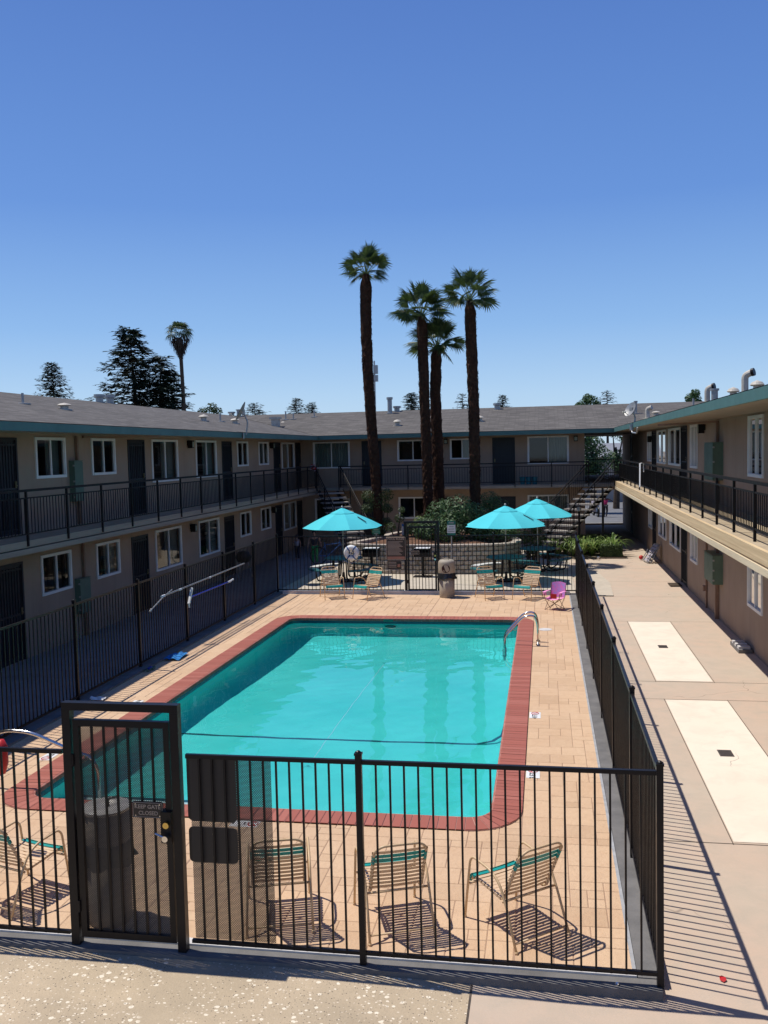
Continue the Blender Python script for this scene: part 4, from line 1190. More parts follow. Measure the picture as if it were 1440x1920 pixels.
balcony(WB, -9.5, 2.8, 1.2, 2.58, 2.45, 3.50, gaps=((-9.5,-8.62),(1.78,2.8)))
m = MB()
m.quad((1.66,39.5,-.3),(1.66,49.5,-.3),(1.66,49.5,4.66),(1.66,39.5,4.66))
m.box((-22,49.3,-.3),(1.66,49.5,4.66)); m.box((4.06,49.3,-.3),(14,49.5,4.66))
m.box((1.66,39.5,2.28),(4.0,49.5,2.58)); m.box((1.66,49.2,1.9),(4.06,49.49,2.279))
m.build('passage', M['stucco'], WB['root'], WB['off'])
m = MB()
for z in (3.38, 2.7): m.box((1.68,49.2,z),(3.98,49.24,z+.04))
for k in range(21): m.box((1.7+k*.113,49.214,2.6),(1.713+k*.113,49.226,3.38))
m.build('passage_railing', M['rail_metal'], WB['root'], WB['off'])
ry, rzb = 44.0, 4.81+(44-38.27)*.21
roB = roof(WB, [[(-9.47,38.27,4.81),(13,38.27,4.81),(13,ry,rzb),(-15.2,ry,rzb)], [(-22,ry,rzb),(13,ry,rzb),(13,50,4.75),(-22,50,4.75)]],
     [((ex+.013,38.26,4.63),(2.86,38.31,4.795)), ((-22,49.97,4.6),(13,50.02,4.74))],
     [[(-9.5,38.312,4.65),(13,38.312,4.65),(13,49.97,4.65),(-10.5,49.97,4.65)]])
BR = lambda x, y: (x, y, 4.81+(y-38.27)*.21)
for x, y, k, h in ((-12.03,42.44,'pipe',.38),(-11.68,42.53,'pipe',.28),(-10.77,42.95,'pipe',.35),(-6.33,40.13,'mush',.26),(-2.75,40.6,'mush',.24),(3.92,41.46,'stack',.53),(4.27,40.13,'goose',.49),(4.71,40.94,'mush',.16),(-7.18,43.35,'tall',.75),(-6.91,43.8,'duct',.25),(-2.14,43.6,'duct',.27),(-15.2,43.9,'duct',.21),(-14.77,43.74,'tall',.34)):
    vent(roB, BR(x, y), k, h, WB['off'])

# ---- right wing
tfR = lambda a, v, z: (XR-v, a, z)
WR = wing('apartment_wing', 'tan two storey apartment wing along the sunny walkway on the right', (XR,22,0), tfR)
uwR = [(18.05,19.30,3.45,4.60,0),(25.52,26.68,3.46,4.60,0),(28.62,31.25,3.46,4.58,0),(31.95,34.35,3.46,4.58,0),(36.15,37.5,3.48,4.58,0),(12.5,14.2,3.45,4.6,2)]
lwR = [(18.08,19.30,.87,2.05,1),(25.52,26.68,.89,2.05,3),(28.62,31.0,.88,2.05,3),(31.95,34.0,.9,2.05,0),(35.95,37.2,.93,2.05,0),(12.5,14.2,.9,2.05,0)]
dRu = [(27.34,28.5),(34.72,36.0),(43.9,44.9),(10.5,11.45)]
dRl = [(27.36,28.47),(34.8,35.9),(43.9,44.9),(10.5,11.45)]
holes = [w_[:4] for w_ in uwR+lwR]+[(a,b,2.66,4.62) for a, b in dRu]+[(a,b,0,2.05) for a, b in dRl]
wall_with_holes(WR, 3, 49.5, -.3, 4.68, holes)
for a, b, c, d, cu in uwR+lwR: window(WR, a, b, c, d, cu)
for a, b in dRu: door(WR, a, b, 2.66, 4.62, -1)
for a, b in dRl: door(WR, a, b, .0, 2.05, -1)
wall_light(WR, 24.4, 4.46); wall_light(WR, 36.05, 4.3)
meter_box(WR, 22.0, 23.1, 3.25, 4.11, 22.5, 2.7, 4.62, .22)
meter_box(WR, 22.0, 23.1, .86, 1.52, 22.5, -.05, 2.36, .22)
m = MB(tfR); m.box((24.0,.01,-.02),(24.05,.05,2.36)); m.box((24.05,.02,.40),(24.25,.10,.52)); m.build('downpipe', M['conduit'], WR['root'], WR['off'])
m = MB(tfR); m.bar((22.5,.05,4.60),(24.6,1.1,4.60),.06,.05); m.build('conduit', M['conduit'], WR['root'], WR['off'])
m = MB(tfL); m.bar((19.9,.05,4.58),(22.0,1.0,4.60),.06,.05); m.build('conduit', M['conduit'], WL['root'], WL['off'])
balcony(WR, 3, 38.2, 1.2, 2.68, 2.37, 3.55, wood='beam_wood', u_first=12.4, inset=.17, low=.17)
# second trimming fascia and an open picket bay above the slab edge
exr, ezr = 2.79, 4.83
roR = roof(WR, [[(exr,3,ezr),(exr,39.5,ezr),(exr,50,ezr),(9.5,50,ezr+6.71*.21),(9.5,3,ezr+6.71*.21)], [(9.5,3,ezr+6.71*.21),(9.5,50,ezr+6.71*.21),(16,50,4.7),(16,3,4.7)]],
     [((exr-.012,3,4.655),(exr+.04,38.24,4.815))], [[(exr+.041,3,4.665),(4.0,3,4.665),(4.0,39.5,4.665),(exr+.041,39.5,4.665)]])
RR = lambda x, y: (x, y, ezr+(x-exr)*.21)
for x, y, k, h in ((5.5,33.1,'goose',.68),(5.5,27.1,'goose',.68),(5.5,25.6,'mush',.32),(5.5,28.7,'mush',.34),(5.65,32.6,'tall',.5),(4.6,30.2,'pipe',.3)):
    o = vent(roR, RR(x, y), k, h, WR['off'])
gm = MB()
for y in (33.1, 27.1):
    z = RR(5.5,y)[2]+.68*.9; z = RR(5.5,y)[2]+.68*.93; gm.tube([(5.655,y-.09,z-.006),(5.72,y-.13,z+.01)], .11, 12)
gm.build('vent_mouth', M['black_metal'], roR, WR['off'])

# ------------------------------------------------------------------ stairs
def stairs(label, top, bot, zt, wd, n):
    top, bot = V((*top,0)), V((*bot,0)); d = (bot-top).normalized(); run = (bot-top).length
    nn = V((-d.y,d.x,0)); t = thing('staircase', tuple(top), label, 'stairs')
    dz = zt/n; dr_ = run/n
    for k in range(1, n):
        c = d*(k*dr_-.02)+V((0,0,zt-k*dz-.03)); m = MB(); m.obox(c, d*.15, nn*wd/2, V((0,0,.03))); m.build('step', M['step'], t)
    for s in (-1, 1):
        o_ = nn*(s*(wd/2-.18)); m = MB(); m.bar(o_+V((0,0,zt-.16)), o_+d*run+V((0,0,-.02)), .06, .2); m.build('stringer', M['black_metal'], t)
        e = nn*(s*(wd/2-.02)); m = MB()
        a, b = e+V((0,0,zt+.92)), e+d*(run-.25)+V((0,0,.92+dz*.6))
        m.tube([a,b], .024, 8); m.tube([a-V((0,0,.14)), b-V((0,0,.14))], .012, 6); m.tube([a-V((0,0,.80)), b-V((0,0,.80))], .012, 6)
        q = int((b-a).length/.16)
        for k in range(1, q):
            p = a.lerp(b, k/q); m.tube([p-V((0,0,.80)), p-V((0,0,.14))], .0075, 4)
        for k in (0, .33, .66, 1):
            p = a.lerp(b, k); m.tube([p-V((0,0,.98)), p], .02, 6)
        m.build('stair_railing', M['rail_metal'], t)
    return t
stairs('open concrete stairs climbing right beside the passage under the back balcony', (2.27,38.28), (-.42,34.45), 2.58, 1.22, 14)
stairs('shaded open stairs climbing left behind the left umbrella', (-9.08,38.28), (-6.9,34.5), 2.58, 1.15, 14)

# landing posts
for i, (x, y, h, lab) in enumerate(((2.18,36.1,2.5,'slim black post standing in the low hedge before the passage'),)):
    t = thing('support_post', (x,y,0), lab, 'post'); m = MB(); m.box((-.04,-.04,0),(.04,.04,h)); m.box((-.08,-.08,0),(.08,.08,.02)); m.build('shaft', M['black_metal'], t)
t = thing('bollard_lamp', (1.26,35.2,0), 'dark lamp post with a flat cap beside the right stairs', 'lamp post')
m = MB(); m.lathe((0,0,0), [(.07,0),(.045,.06),(.04,1.68)], 12); m.build('post', M['black_metal'], t)
m = MB(); m.lathe((0,0,1.68), [(.05,0),(.085,.02),(.085,.17),(.04,.18)], 12); m.build('lantern', M['galv'], t)
m = MB(); m.lathe((0,0,1.86), [(.12,0),(.11,.03),(.02,.06)], 12); m.build('cap', M['black_metal'], t)

# ------------------------------------------------------------------ satellite dishes
def dish(label, loc, rz, tilt, size, hz=.55):
    t = thing('satellite_dish', loc, label, 'satellite dish', 'satellite dishes on the eaves', rz)
    m = MB(); prof = [(0.001,0)]+[(size*k/6, size*.22*(k/6)**2) for k in range(1,7)]
    MM = Matrix.Translation((0,0,hz)) @ Matrix.Rotation(tilt,4,'X')
    m.tf = lambda x, y, z: tuple(MM @ V((x,y,z))); m.lathe((0,0,0), prof, 28, caps=False); m.lathe((0,0,-.012), [(0.001,0)]+[(size*k/6, size*.22*(k/6)**2) for k in range(1,7)], 28, caps=False)
    m.build('reflector', M['galv'], t, smooth=True)
    m = MB(); m.tf = lambda x, y, z: tuple(MM @ V((x,y,z))); m.tube([(0,-size*.8,.03),(0,-size*.75,size*.9)], .014, 6)
    m.tube([(-.07,-size*.75,size*.88),(.07,-size*.75,size*.88)], .03, 8); m.tube([(0,-size*.75,size*.9),(0,-size*.6,size*.98)], .035, 8); m.build('feed_arm', M['vent_paint'], t)
    m = MB(); m.tube(fillet([(0,.10,.0),(0,.16,hz*.55),(0,.03,hz-.03)], .1), .025, 8); m.box((-.09,.0,-.14),(.09,.03,.05)); m.obox((0,.03,hz-.01),(.07,0,0),(0,.05,0),(0,0,.09)); m.build('mast', M['galv'], t)
    return t
dish('grey satellite dish seen side on, clamped to the left eave', (-9.44,28.3,4.72), R(-75), R(62), .33, .72)
dish('pale round satellite dish on the eave of the right wing', (2.74,30.4,4.72), R(-58), R(64), .245, .5)
m = MB(); m.tube(fillet([(0,.0,.0),(0,0,-.22),(.0,-1.5,-.26),(0,-1.7,-.1)], .12), .025, 8)
t = thing('dish_bracket', (2.74,30.2,4.72), 'bent grey pipe bracket below the right satellite dish', 'bracket'); m.build('pipe', M['galv'], t)
# towel and small things on the rails
t = thing('hanging_towel', (2.765,27.5,3.50), 'white towel hanging from the right balcony railing', 'towel')
m = MB(); cloth(m, lambda u_, v_: (-.045-.02*math.sin(u_*9)-.01*v_, -.11+.22*u_*(1-.3*v_), .075-.68*v_), 10, 8); cloth(m, lambda u_, v_: (.05, -.11+.22*u_, .075-.25*v_), 4, 3)
cloth(m, lambda u_, v_: (-.045+.095*v_, -.11+.22*u_, .075+.01*math.sin(math.pi*v_)), 4, 4); m.build('cloth', M['white_cloth'], t, smooth=True)
t = thing('flower_garland', (-9.62,37.6,3.45), 'small red and white flower bunch tied to the railing by the left stairs', 'flowers')
for nm, mt, k0 in (('red_petals','red_paint',0),('white_petals','grey_cloth',1)):
    m = MB(); q = random.Random(k0)
    for k in range(14):
        c = V((q.uniform(-.06,.2), q.uniform(-.12,.12), q.uniform(-.14,.12)))
        m.lathe(c, [(.01,0),(.05,.02),(.02,.045)], 6)
    m.build(nm, M[mt], t)
for k, x in enumerate((-1.0,-.75,-.5)):
    t = thing('plastic_bucket', (x+.1,38.75,2.582), 'cyan plastic bucket on the back balcony below the wide window, %s of three' % ('leftmost','middle','rightmost')[k], 'bucket', 'cyan buckets on the back balcony')
    m = MB(); m.lathe((0,0,0), [(.09,0),(.12,.30),(.13,.31)], 14, caps=False); m.lathe((0,0,0), [(.09,0),(.0,.001)], 14); m.build('pail', M['cyan_plastic'], t)
    m = MB(); m.tube([(-.125,0,.3),(-.06,0,.36),(.06,0,.36),(.125,0,.3)], .006, 5); m.build('handle', M['galv'], t)
# ------------------------------------------------------------------ raised planter and its plants
PL = [(-6.75,31.3),(-6.45,30.75),(-5.8,30.4),(-4.8,30.2),(-3.6,30.15),(-2.4,30.2),(-1.5,30.4),(-.95,30.85),(-.8,31.6),(-.95,32.6),(-1.35,33.8),(-2.1,35.0),(-3.3,35.9),(-4.6,36.2),(-5.5,35.6),(-5.95,34.4),(-6.1,33.2),(-6.45,32.2)]
def smooth_loop(P_, k=4):
    out = []; n = len(P_)
    for i in range(n):
        p0, p1, p2, p3 = [V(P_[(i+q) % n]) for q in (-1,0,1,2)]
        for j in range(k):
            t = j/k
            out.append(.5*((2*p1)+(p2-p0)*t+(2*p0-5*p1+4*p2-p3)*t*t+(3*p1-p0-3*p2+p3)*t**3))
    return out
loop = smooth_loop(PL, 6)
cen = V((-3.6,33.1))
t = thing('retaining_wall', (-3.6,33.1,0), 'curved grey block retaining wall of the raised palm bed', 'retaining wall')
lens = [0]
for i in range(len(loop)): lens.append(lens[-1]+(loop[(i+1) % len(loop)]-loop[i]).length)
def along(s_):
    s_ %= lens[-1]
    for i in range(len(loop)):
        if lens[i+1] >= s_:
            return loop[i].lerp(loop[(i+1) % len(loop)], (s_-lens[i])/max(lens[i+1]-lens[i],1e-6))
    return loop[0]
m = MB(); bl, hh = .30, .15
nb = int(lens[-1]/bl); rg = random.Random(5)
for row in range(6):
    for k in range(nb):
        s0 = (k+.5*(row % 2))*lens[-1]/nb
        a, b = along(s0+.006), along(s0+lens[-1]/nb-.006)
        d = (b-a).normalized(); nn = V((d.y,-d.x)); z0, z1 = row*hh+.004, (row+1)*hh-.006
        ins = row*.012; j1, j2, j3 = [rg.uniform(.0,.03) for _ in range(3)]
        def P3(p, o_, z): return (p.x+nn.x*(o_-ins), p.y+nn.y*(o_-ins), z)
        mid = (a+b)/2
        vs = [P3(a,-.22,z0),P3(b,-.22,z0),P3(b,-.22,z1),P3(a,-.22,z1),
              P3(a,.0,z0),P3(b,.0,z0),P3(b,.0,z1),P3(a,.0,z1),
              P3(a.lerp(mid,.3),.03+j1,z0+.02),P3(b.lerp(mid,.3),.03+j2,z0+.02),P3(b.lerp(mid,.3),.03+j3,z1-.02),P3(a.lerp(mid,.3),.03+j2,z1-.025)]
        m.add(vs, [(0,3,2,1),(3,7,6,2),(0,4,7,3),(1,2,6,5),(4,5,9,8),(5,6,10,9),(6,7,11,10),(7,4,8,11),(8,9,10,11)])
m.build('block_wall', M['block'], t, off=(-3.6,33.1,0))
m = MB(); nb = int(lens[-1]/.42)
for k in range(nb):
    a, b = along(k*lens[-1]/nb+.008), along((k+1)*lens[-1]/nb-.008); d = (b-a).normalized(); nn = V((d.y,-d.x))
    q = [(a+nn*.0),(b+nn*.0),(b-nn*.29),(a-nn*.29)]
    m.prism([(p.x,p.y) for p in q], .905, .965)
m.build('cap_stones', M['block'], t, off=(-3.6,33.1,0))
# bed of bark mulch, mounded
m = MB(); rings = 9; vs = []
for k in range(rings+1):
    q = k/rings
    for p in loop:
        c = cen+(p-cen)*(1-.0-q*.98)*.965
        vs.append((c.x, c.y, .84+.16*sm(q*1.3)+.05*math.sin(c.x*3.1)*math.cos(c.y*2.7)*(q > 0)))
n = len(loop)
m.add(vs, [(k*n+i, k*n+(i+1) % n, (k+1)*n+(i+1) % n, (k+1)*n+i) for k in range(rings) for i in range(n)])
tag(m.build('planter_soil', M['mulch'], smooth=True), kind='structure')

def leaf_blob(mb, centers, n, size, rg, squash=.8, mat=0, hang=0):
    """many small pointed leaves spread through a volume of lumps"""
    for _ in range(n):
        cx, cy, cz, rr = rg.choice(centers)
        while True:
            d = V((rg.gauss(0,1), rg.gauss(0,1), rg.gauss(0,1)))
            if d.length > .01: break
        d.normalize(); rad = rr*(rg.random()**.28)
        p = V((cx,cy,cz))+V((d.x*rad, d.y*rad, d.z*rad*squash))
        nrm = (d+V((rg.uniform(-.8,.8), rg.uniform(-.8,.8), rg.uniform(-.2,1.0)))).normalized()
        a = nrm.orthogonal().normalized(); a = (Matrix.Rotation(rg.uniform(0,6.28),3,nrm) @ a)
        if hang: a = (a+V((0,0,-hang))).normalized()
        b = nrm.cross(a).normalized(); L = size*rg.uniform(.6,1.35); w_ = L*.42
        mb.add([p-a*L/2, p-a*L*.05+b*w_/2+nrm*L*.06, p+a*L/2, p-a*L*.05-b*w_/2+nrm*L*.06], [(0,1,2,3)], mat)
def bush(name, label, cat, loc, lumps, n, size, mat, seed, group=None, stems=True, squash=.85):
    t = thing(name, loc, label, cat, group); rg = random.Random(seed)
    m = MB(); leaf_blob(m, lumps, n, size, rg, squash); m.build('foliage', M[mat], t)
    if stems:
        m = MB()
        for cx, cy, cz, rr in lumps:
            p = V((cx,cy,cz)); q = V((cx*.3,cy*.3,0)); md = p.lerp(q,.5)+V((rg.uniform(-.1,.1),rg.uniform(-.1,.1),0))
            m.tube([q,md,p], [.035,.025,.01], 5)
        m.build('stem', M['bark_grey'], t)
    return t
bush('shrub', 'large round dark green shrub in the raised bed left of the right hand palm', 'shrub', (-3.1,32.1,.9),
     [(-.85,0,.45,.6),(-.4,.1,.95,.65),(.15,-.1,1.1,.65),(.6,.1,.85,.6),(-.1,-.35,.5,.65),(.8,-.1,.4,.5),(-1.1,.1,.3,.42),(1.05,0,.5,.45)], 9000, .11, 'shrub', 1)
bush('shrub', 'tall dark shrub behind the right hand palm in the raised bed', 'shrub', (-2.1,34.2,1.1),
     [(.0,0,.55,.5),(.35,.1,.8,.5),(-.4,.1,.9,.5),(.1,0,1.1,.42),(.5,0,.35,.4)], 3000, .09, 'shrub', 2)
bush('shrub', 'low dark shrub behind the right umbrella at the edge of the raised bed', 'shrub', (-1.4,32.0,.9),
     [(0,0,.25,.33),(-.4,-.1,.3,.33),(.25,.25,.35,.35)], 1600, .08, 'shrub', 3)
bush('vine_bush', 'leafy green vine climbing round the trunk of the left palm', 'vine', (-6.05,33.45,.9),
     [(-.35,0,1.55,.30),(.3,0,1.6,.30),(-.4,-.1,1.1,.24),(.35,-.05,1.1,.22),(-.3,-.1,.6,.24),(.3,0,.6,.2),(0,.15,1.3,.4),(.0,-.15,.3,.3)], 3200, .075, 'vine', 4)
bush('climber', 'sprawling pale climber between the left palm and the palm pair', 'vine', (-5.2,32.3,.9),
     [(-.2,0,.5,.22),(.1,.1,.8,.2),(.35,0,.4,.28),(.2,0,1.1,.14),(.55,0,.5,.25)], 900, .07, 'vine', 5)
bush('flower_shrub', 'shrub with yellow green leaves beside the tan rules board', 'shrub', (-4.75,33.4,1.0),
     [(0,0,.3,.28),(.2,.1,.5,.24),(-.2,0,.2,.22)], 700, .07, 'strap_leaf', 6)
bush('shrub', 'yellow green shrub between the two right umbrellas and the stairs', 'shrub', (-.45,33.3,0),
     [(0,0,.5,.4),(.2,.1,.9,.35),(-.25,0,.9,.3),(.1,-.1,1.25,.25)], 1900, .08, 'hedge', 7)
def hedge(label, x0, x1, y0, y1, h, n, seed):
    t = thing('hedge', ((x0+x1)/2,(y0+y1)/2,0), label, 'hedge', 'clipped hedges round the flower bed'); rg = random.Random(seed); m = MB()
    cx, cy = (x1-x0)/2, (y1-y0)/2
    for _ in range(n):
        f_ = rg.random(); p = V((rg.uniform(-cx,cx), rg.uniform(-cy,cy), rg.uniform(.03,h)))
        if f_ < .4: p.z = h-rg.random()**2*.06+rg.uniform(-.02,.02); nrm = V((0,0,1))
        elif f_ < .7: p.y = -cy+rg.random()**2*.08; nrm = V((0,-1,.2))
        elif f_ < .8: p.x = -cx+rg.random()**2*.08; nrm = V((-1,0,.2))
        elif f_ < .9: p.x = cx-rg.random()**2*.08; nrm = V((1,0,.2))
        else: nrm = V((0,0,1))
        nrm = (nrm+V((rg.uniform(-.7,.7),)*1+(rg.uniform(-.7,.7), rg.uniform(-.4,.7)))).normalized()
        a = Matrix.Rotation(rg.uniform(0,6.28),3,nrm) @ nrm.orthogonal().normalized(); b = nrm.cross(a); L = .065*rg.uniform(.7,1.3)
        m.add([p-a*L/2, p+b*L*.25, p+a*L/2, p-b*L*.25], [(0,1,2,3)])
    m.build('foliage', M['hedge'], t)
    m = MB(); m.box((-cx+.07,-cy+.07,0),(cx-.07,cy-.07,h-.07)); m.build('branches', M['shrub'], t)
hedge('low clipped hedge at the near right corner of the flower bed', 2.0, 2.78, 34.5, 35.2, .46, 3000, 1)
hedge('long clipped hedge behind the strap leaved plants before the passage', 1.35, 2.65, 36.6, 37.2, .62, 3200, 2)
def strap_plant(x, y, seed, sc=1.):
    rg = random.Random(seed); t = thing('strap_leaf_plant', (x,y,0), '', 'plant', 'strap leaved plants in the flower bed'); m = MB()
    for _ in range(46):
        az = rg.uniform(0,6.28); L = rg.uniform(.45,.75)*sc; d = V((math.cos(az), math.sin(az), 0)); out = rg.uniform(.25,.95); w_ = .028*sc
        sd = V((-d.y,d.x,0))*w_; pts = []
        for k in range(6):
            q = k/5; pts.append(d*(L*out*q)+V((0,0,L*1.05*q*(1.55-q*(.75+out*.55))+.02)))
        for k in range(5):
            w0, w1 = (1-.15*k if k else .6), (1-.15*(k+1) if k < 4 else .05)
            m.add([pts[k]-sd*w0, pts[k]+sd*w0, pts[k+1]+sd*w1, pts[k+1]-sd*w1], [(0,1,2,3)])
    m.build('leaves', M['strap_leaf'], t); return t
sp = [(.45,34.9),(.75,35.4),(1.0,34.85),(1.45,35.5),(1.7,34.9),(1.35,34.7),(2.15,35.6),(.35,35.7),(1.05,36.0),(1.9,36.1),(1.65,35.4),(2.45,35.4)]
for i, (x, y) in enumerate(sp):
    t = strap_plant(x, y, 40+i, 1.3+.15*(i % 3))
    t['label'] = 'bright strap leaved plant in the bed before the passage, number hidden'[:51] if 0 else [
      'strap leaved plant at the left front of the flower bed','strap leaved plant second from the left in the flower bed','strap leaved plant just left of the lamp post','strap leaved plant in the middle of the flower bed','strap leaved plant left of the low clipped hedge','strap leaved plant in front of the lamp post','strap leaved plant right behind the low clipped hedge','strap leaved plant at the left back of the flower bed by the stairs','strap leaved plant behind the lamp post','strap leaved plant beside the slim black post','strap leaved plant just right of the lamp post','rightmost strap leaved plant of the flower bed'][i]
m = MB(); m.prism([(.1,34.45),(2.85,34.45),(2.85,37.3),(.1,37.3)], -.01, .04)
tag(m.build('flowerbed_soil', M['dirt']), kind='structure')

# ------------------------------------------------------------------ fan palms
def fan_palm(label, base, path, r0, r1, seed, crown=1.0, nf=30, lean=(0,0)):
    t = thing('fan_palm', base, label, 'palm tree', 'shaggy fan palms in the raised bed'); rg = random.Random(seed); B = V(base)
    pts = []
    for i in range(len(path)-1):
        a, b = V(path[i])-B, V(path[i+1])-B; k = max(2, int((b-a).length/.16))
        for q in range(k): pts.append(a.lerp(b, q/k))
    pts.append(V(path[-1])-B)
    # ease the joints
    for _ in range(6): pts = [pts[0]]+[(pts[i-1]+pts[i]*2+pts[i+1])/4 for i in range(1,len(pts)-1)]+[pts[-1]]
    n = len(pts); m = MB()
    rad = []
    for i in range(n):
        q = i/(n-1); rr = r0+(r1-r0)*q
        if q > .955: rr *= 1-(q-.955)/.045*.62
        rad.append(rr)
    vs = []; K = 16
    for i, p in enumerate(pts):
        for k in range(K):
            a = 2*math.pi*k/K; rr = rad[i]*(1+rg.uniform(-.10,.12)); vs.append((p.x+rr*math.cos(a), p.y+rr*math.sin(a), p.z))
    m.add(vs, [(i*K+k, i*K+(k+1) % K, (i+1)*K+(k+1) % K, (i+1)*K+k) for i in range(n-1) for k in range(K)])
    # frayed leaf bases
    for _ in range(int(n*26)):
        i = rg.randrange(0, n-3); p = pts[i]+V((0,0,rg.uniform(-.08,.08))); a = rg.uniform(0,6.28); d = V((math.cos(a), math.sin(a), 0)); sd = V((-d.y,d.x,0))
        rr = rad[i]*rg.uniform(.93,1.02); L = rg.uniform(.06,.16); o_ = rg.uniform(.01,.055); w_ = rg.uniform(.02,.045)
        p0 = p+d*rr; tip = p0+d*o_+V((0,0,L*(1 if rg.random() < .35 else -.8)))+sd*rg.uniform(-.03,.03)
        m.add([p0-sd*w_, p0+sd*w_, tip+sd*.006, tip-sd*.006], [(0,1,2,3)])
    m.build('trunk', M['bark'], t)
    top = pts[-1]; cr = MB(); pe = MB(); dry = MB()
    for k in range(nf):
        az = 2.39996*k+rg.uniform(-.25,.25); el = R(80-98*(k/nf)**.9+rg.uniform(-10,10))
        d = V((math.cos(az)*math.cos(el), math.sin(az)*math.cos(el), math.sin(el)))
        L = rg.uniform(.46,.66)*crown; hub = top+d*L+V((0,0,.10*L))
        pe.tube([top+V((0,0,-.05)), top+d*L*.5+V((0,0,.03)), hub], [.018,.012,.008], 5)
        ax = (hub-top).normalized(); ax = (ax+V((0,0,-.12-.18*math.cos(el)))).normalized(); side = ax.cross(V((0,0,1)))
        if side.length < .1: side = V((-math.sin(az),math.cos(az),0))
        side.normalize(); side = Matrix.Rotation(rg.uniform(-.9,.9),3,ax) @ side; up = side.cross(ax)
        nb_ = 26; FR = rg.uniform(.44,.56)*crown
        for q in range(nb_):
            an = R(-135+270*q/(nb_-1)); dr = ax*math.cos(an)+side*math.sin(an); l = FR*(.80+.2*math.cos(an))*rg.uniform(.88,1.06)
            sd = (ax*-math.sin(an)+side*math.cos(an)); w_ = l*.055
            cup = up*(-.10*l*abs(math.sin(an)))
            p1 = hub+dr*l*.55+cup; p2 = hub+dr*l+cup*1.6+V((0,0,-l*rg.uniform(.02,.20)))
            fold = up*w_*.5
            cr.add([hub, p1+sd*w_+fold, p2, p1-sd*w_+fold, p1], [(0,1,4),(1,2,4),(2,3,4),(3,0,4)])
    for k in range(7):
        az = rg.uniform(0,6.28); d = V((math.cos(az), math.sin(az), 0)); p = top+d*.1
        for q in range(5):
            e = p+d*rg.uniform(.06,.16)+V((rg.uniform(-.08,.08),rg.uniform(-.08,.08),-rg.uniform(.15,.42))); sd = V((-d.y,d.x,0))*.015
            dry.add([p-sd,p+sd,e], [(0,1,2)])
    cr.build('crown', M['palm_leaf'], t); pe.build('leaf_stalks', M['petiole'], t); dry.build('dead_fronds', M['dry_leaf'], t)
    return t
fan_palm('tallest shaggy fan palm, standing alone on the left of the bed', (-6.05,33.5,.95), [(-6.05,33.5,.95),(-6.12,33.5,3.0),(-6.24,33.5,5.0),(-6.34,33.5,7.2),(-6.36,33.5,8.9),(-6.32,33.5,10.55)], .165, .205, 1, 1.0, 23)
fan_palm('left fan palm of the middle pair, in front of its lower neighbour', (-4.33,34.5,1.1), [(-4.33,34.5,1.1),(-4.35,34.5,4),(-4.40,34.5,6.5),(-4.43,34.5,9.1)], .175, .195, 2, 1.25, 25)
fan_palm('lowest fan palm, right one of the middle pair', (-4.0,35.3,1.0), [(-4.0,35.3,1.0),(-4.03,35.3,4),(-4.08,35.3,6.2),(-3.98,35.3,8.0)], .215, .20, 3, 1.2, 25)
fan_palm('shaggy fan palm on the right of the bed beside the big shrub', (-2.48,33.3,1.0), [(-2.48,33.3,1.0),(-2.46,33.3,3.5),(-2.47,33.3,5.5),(-2.51,33.3,7.5),(-2.55,33.3,9.4)], .18, .20, 4, 1.1, 21)

# ------------------------------------------------------------------ trees beyond the roofs
TG = 'trees beyond the roofs'
def conifer(label, base, h, spread, seed, z0=.15, trunks=((0,0,1.),), dens=1., droop=-.12, size=.34, cone=1.):
    t = thing('conifer', base, label, 'tree', TG); rg = random.Random(seed); tr = MB(); fo = MB()
    for tx, ty, hs in trunks:
        hh = h*hs; lean = V((rg.uniform(-.03,.03), 0, 0))*hh
        axis = [V((tx,ty,0)), V((tx,ty,hh*.5)), V((tx,ty,hh))+lean]
        tr.tube([axis[0], axis[1], axis[2]], [.022*hh, .013*hh, .01], 7)
        nbr = int(46*dens)
        for k in range(nbr):
            q = z0+(1-z0)*(k/nbr); z = hh*q; az = 2.4*k+rg.uniform(-.5,.5)
            L = spread*hs*((1-q)**(.8*cone)+.05)*rg.uniform(.55,1.15)
            p = V((tx,ty,z))+lean*q; d = V((math.cos(az), math.sin(az), 0)); dz = rg.uniform(droop-.1, droop+.22)
            mids = [p+d*L*s_+V((0,0,L*(dz*s_+.10*s_*s_))) for s_ in (0,.35,.7,1)]
            tr.tube(mids, [.03+.02*L/spread,.025,.015,.006], 4, caps=False)
            for _ in range(int((9+26*L/spread)*dens)):
                s_ = rg.random()**.7; c = p+d*L*s_+V((0,0,L*(dz*s_+.10*s_*s_)))+V((rg.gauss(0,.16),rg.gauss(0,.16),rg.gauss(0,.07)))*size*2.2
                dd = (d+V((rg.uniform(-.8,.8),rg.uniform(-.8,.8),rg.uniform(-.25,.3)))).normalized(); sd = dd.cross(V((0,0,1))).normalized()
                l = size*rg.uniform(.6,1.5); w_ = l*.22; nz = V((0,0,-l*.12))
                fo.add([c, c+dd*l*.5+sd*w_+nz*.3, c+dd*l+nz, c+dd*l*.5-sd*w_+nz*.3], [(0,1,2,3)])
                s2 = (dd*.6+sd*rg.choice((-1,1))*.8).normalized()
                fo.add([c+dd*l*.3, c+dd*l*.3+s2*l*.35+dd*w_*.4, c+dd*l*.3+s2*l*.7+nz, c+dd*l*.3+s2*l*.35-dd*w_*.4], [(0,1,2,3)])
    tr.build('trunk', M['bark_grey'], t); fo.build('crown', M['conifer'], t); return t
conifer('big dark cedar above the left roof beside the thin palm', (-32.2,70,0), 14.3, 5.2, 1, .48, ((0,0,1.),), 2.3, size=.5, cone=.85)
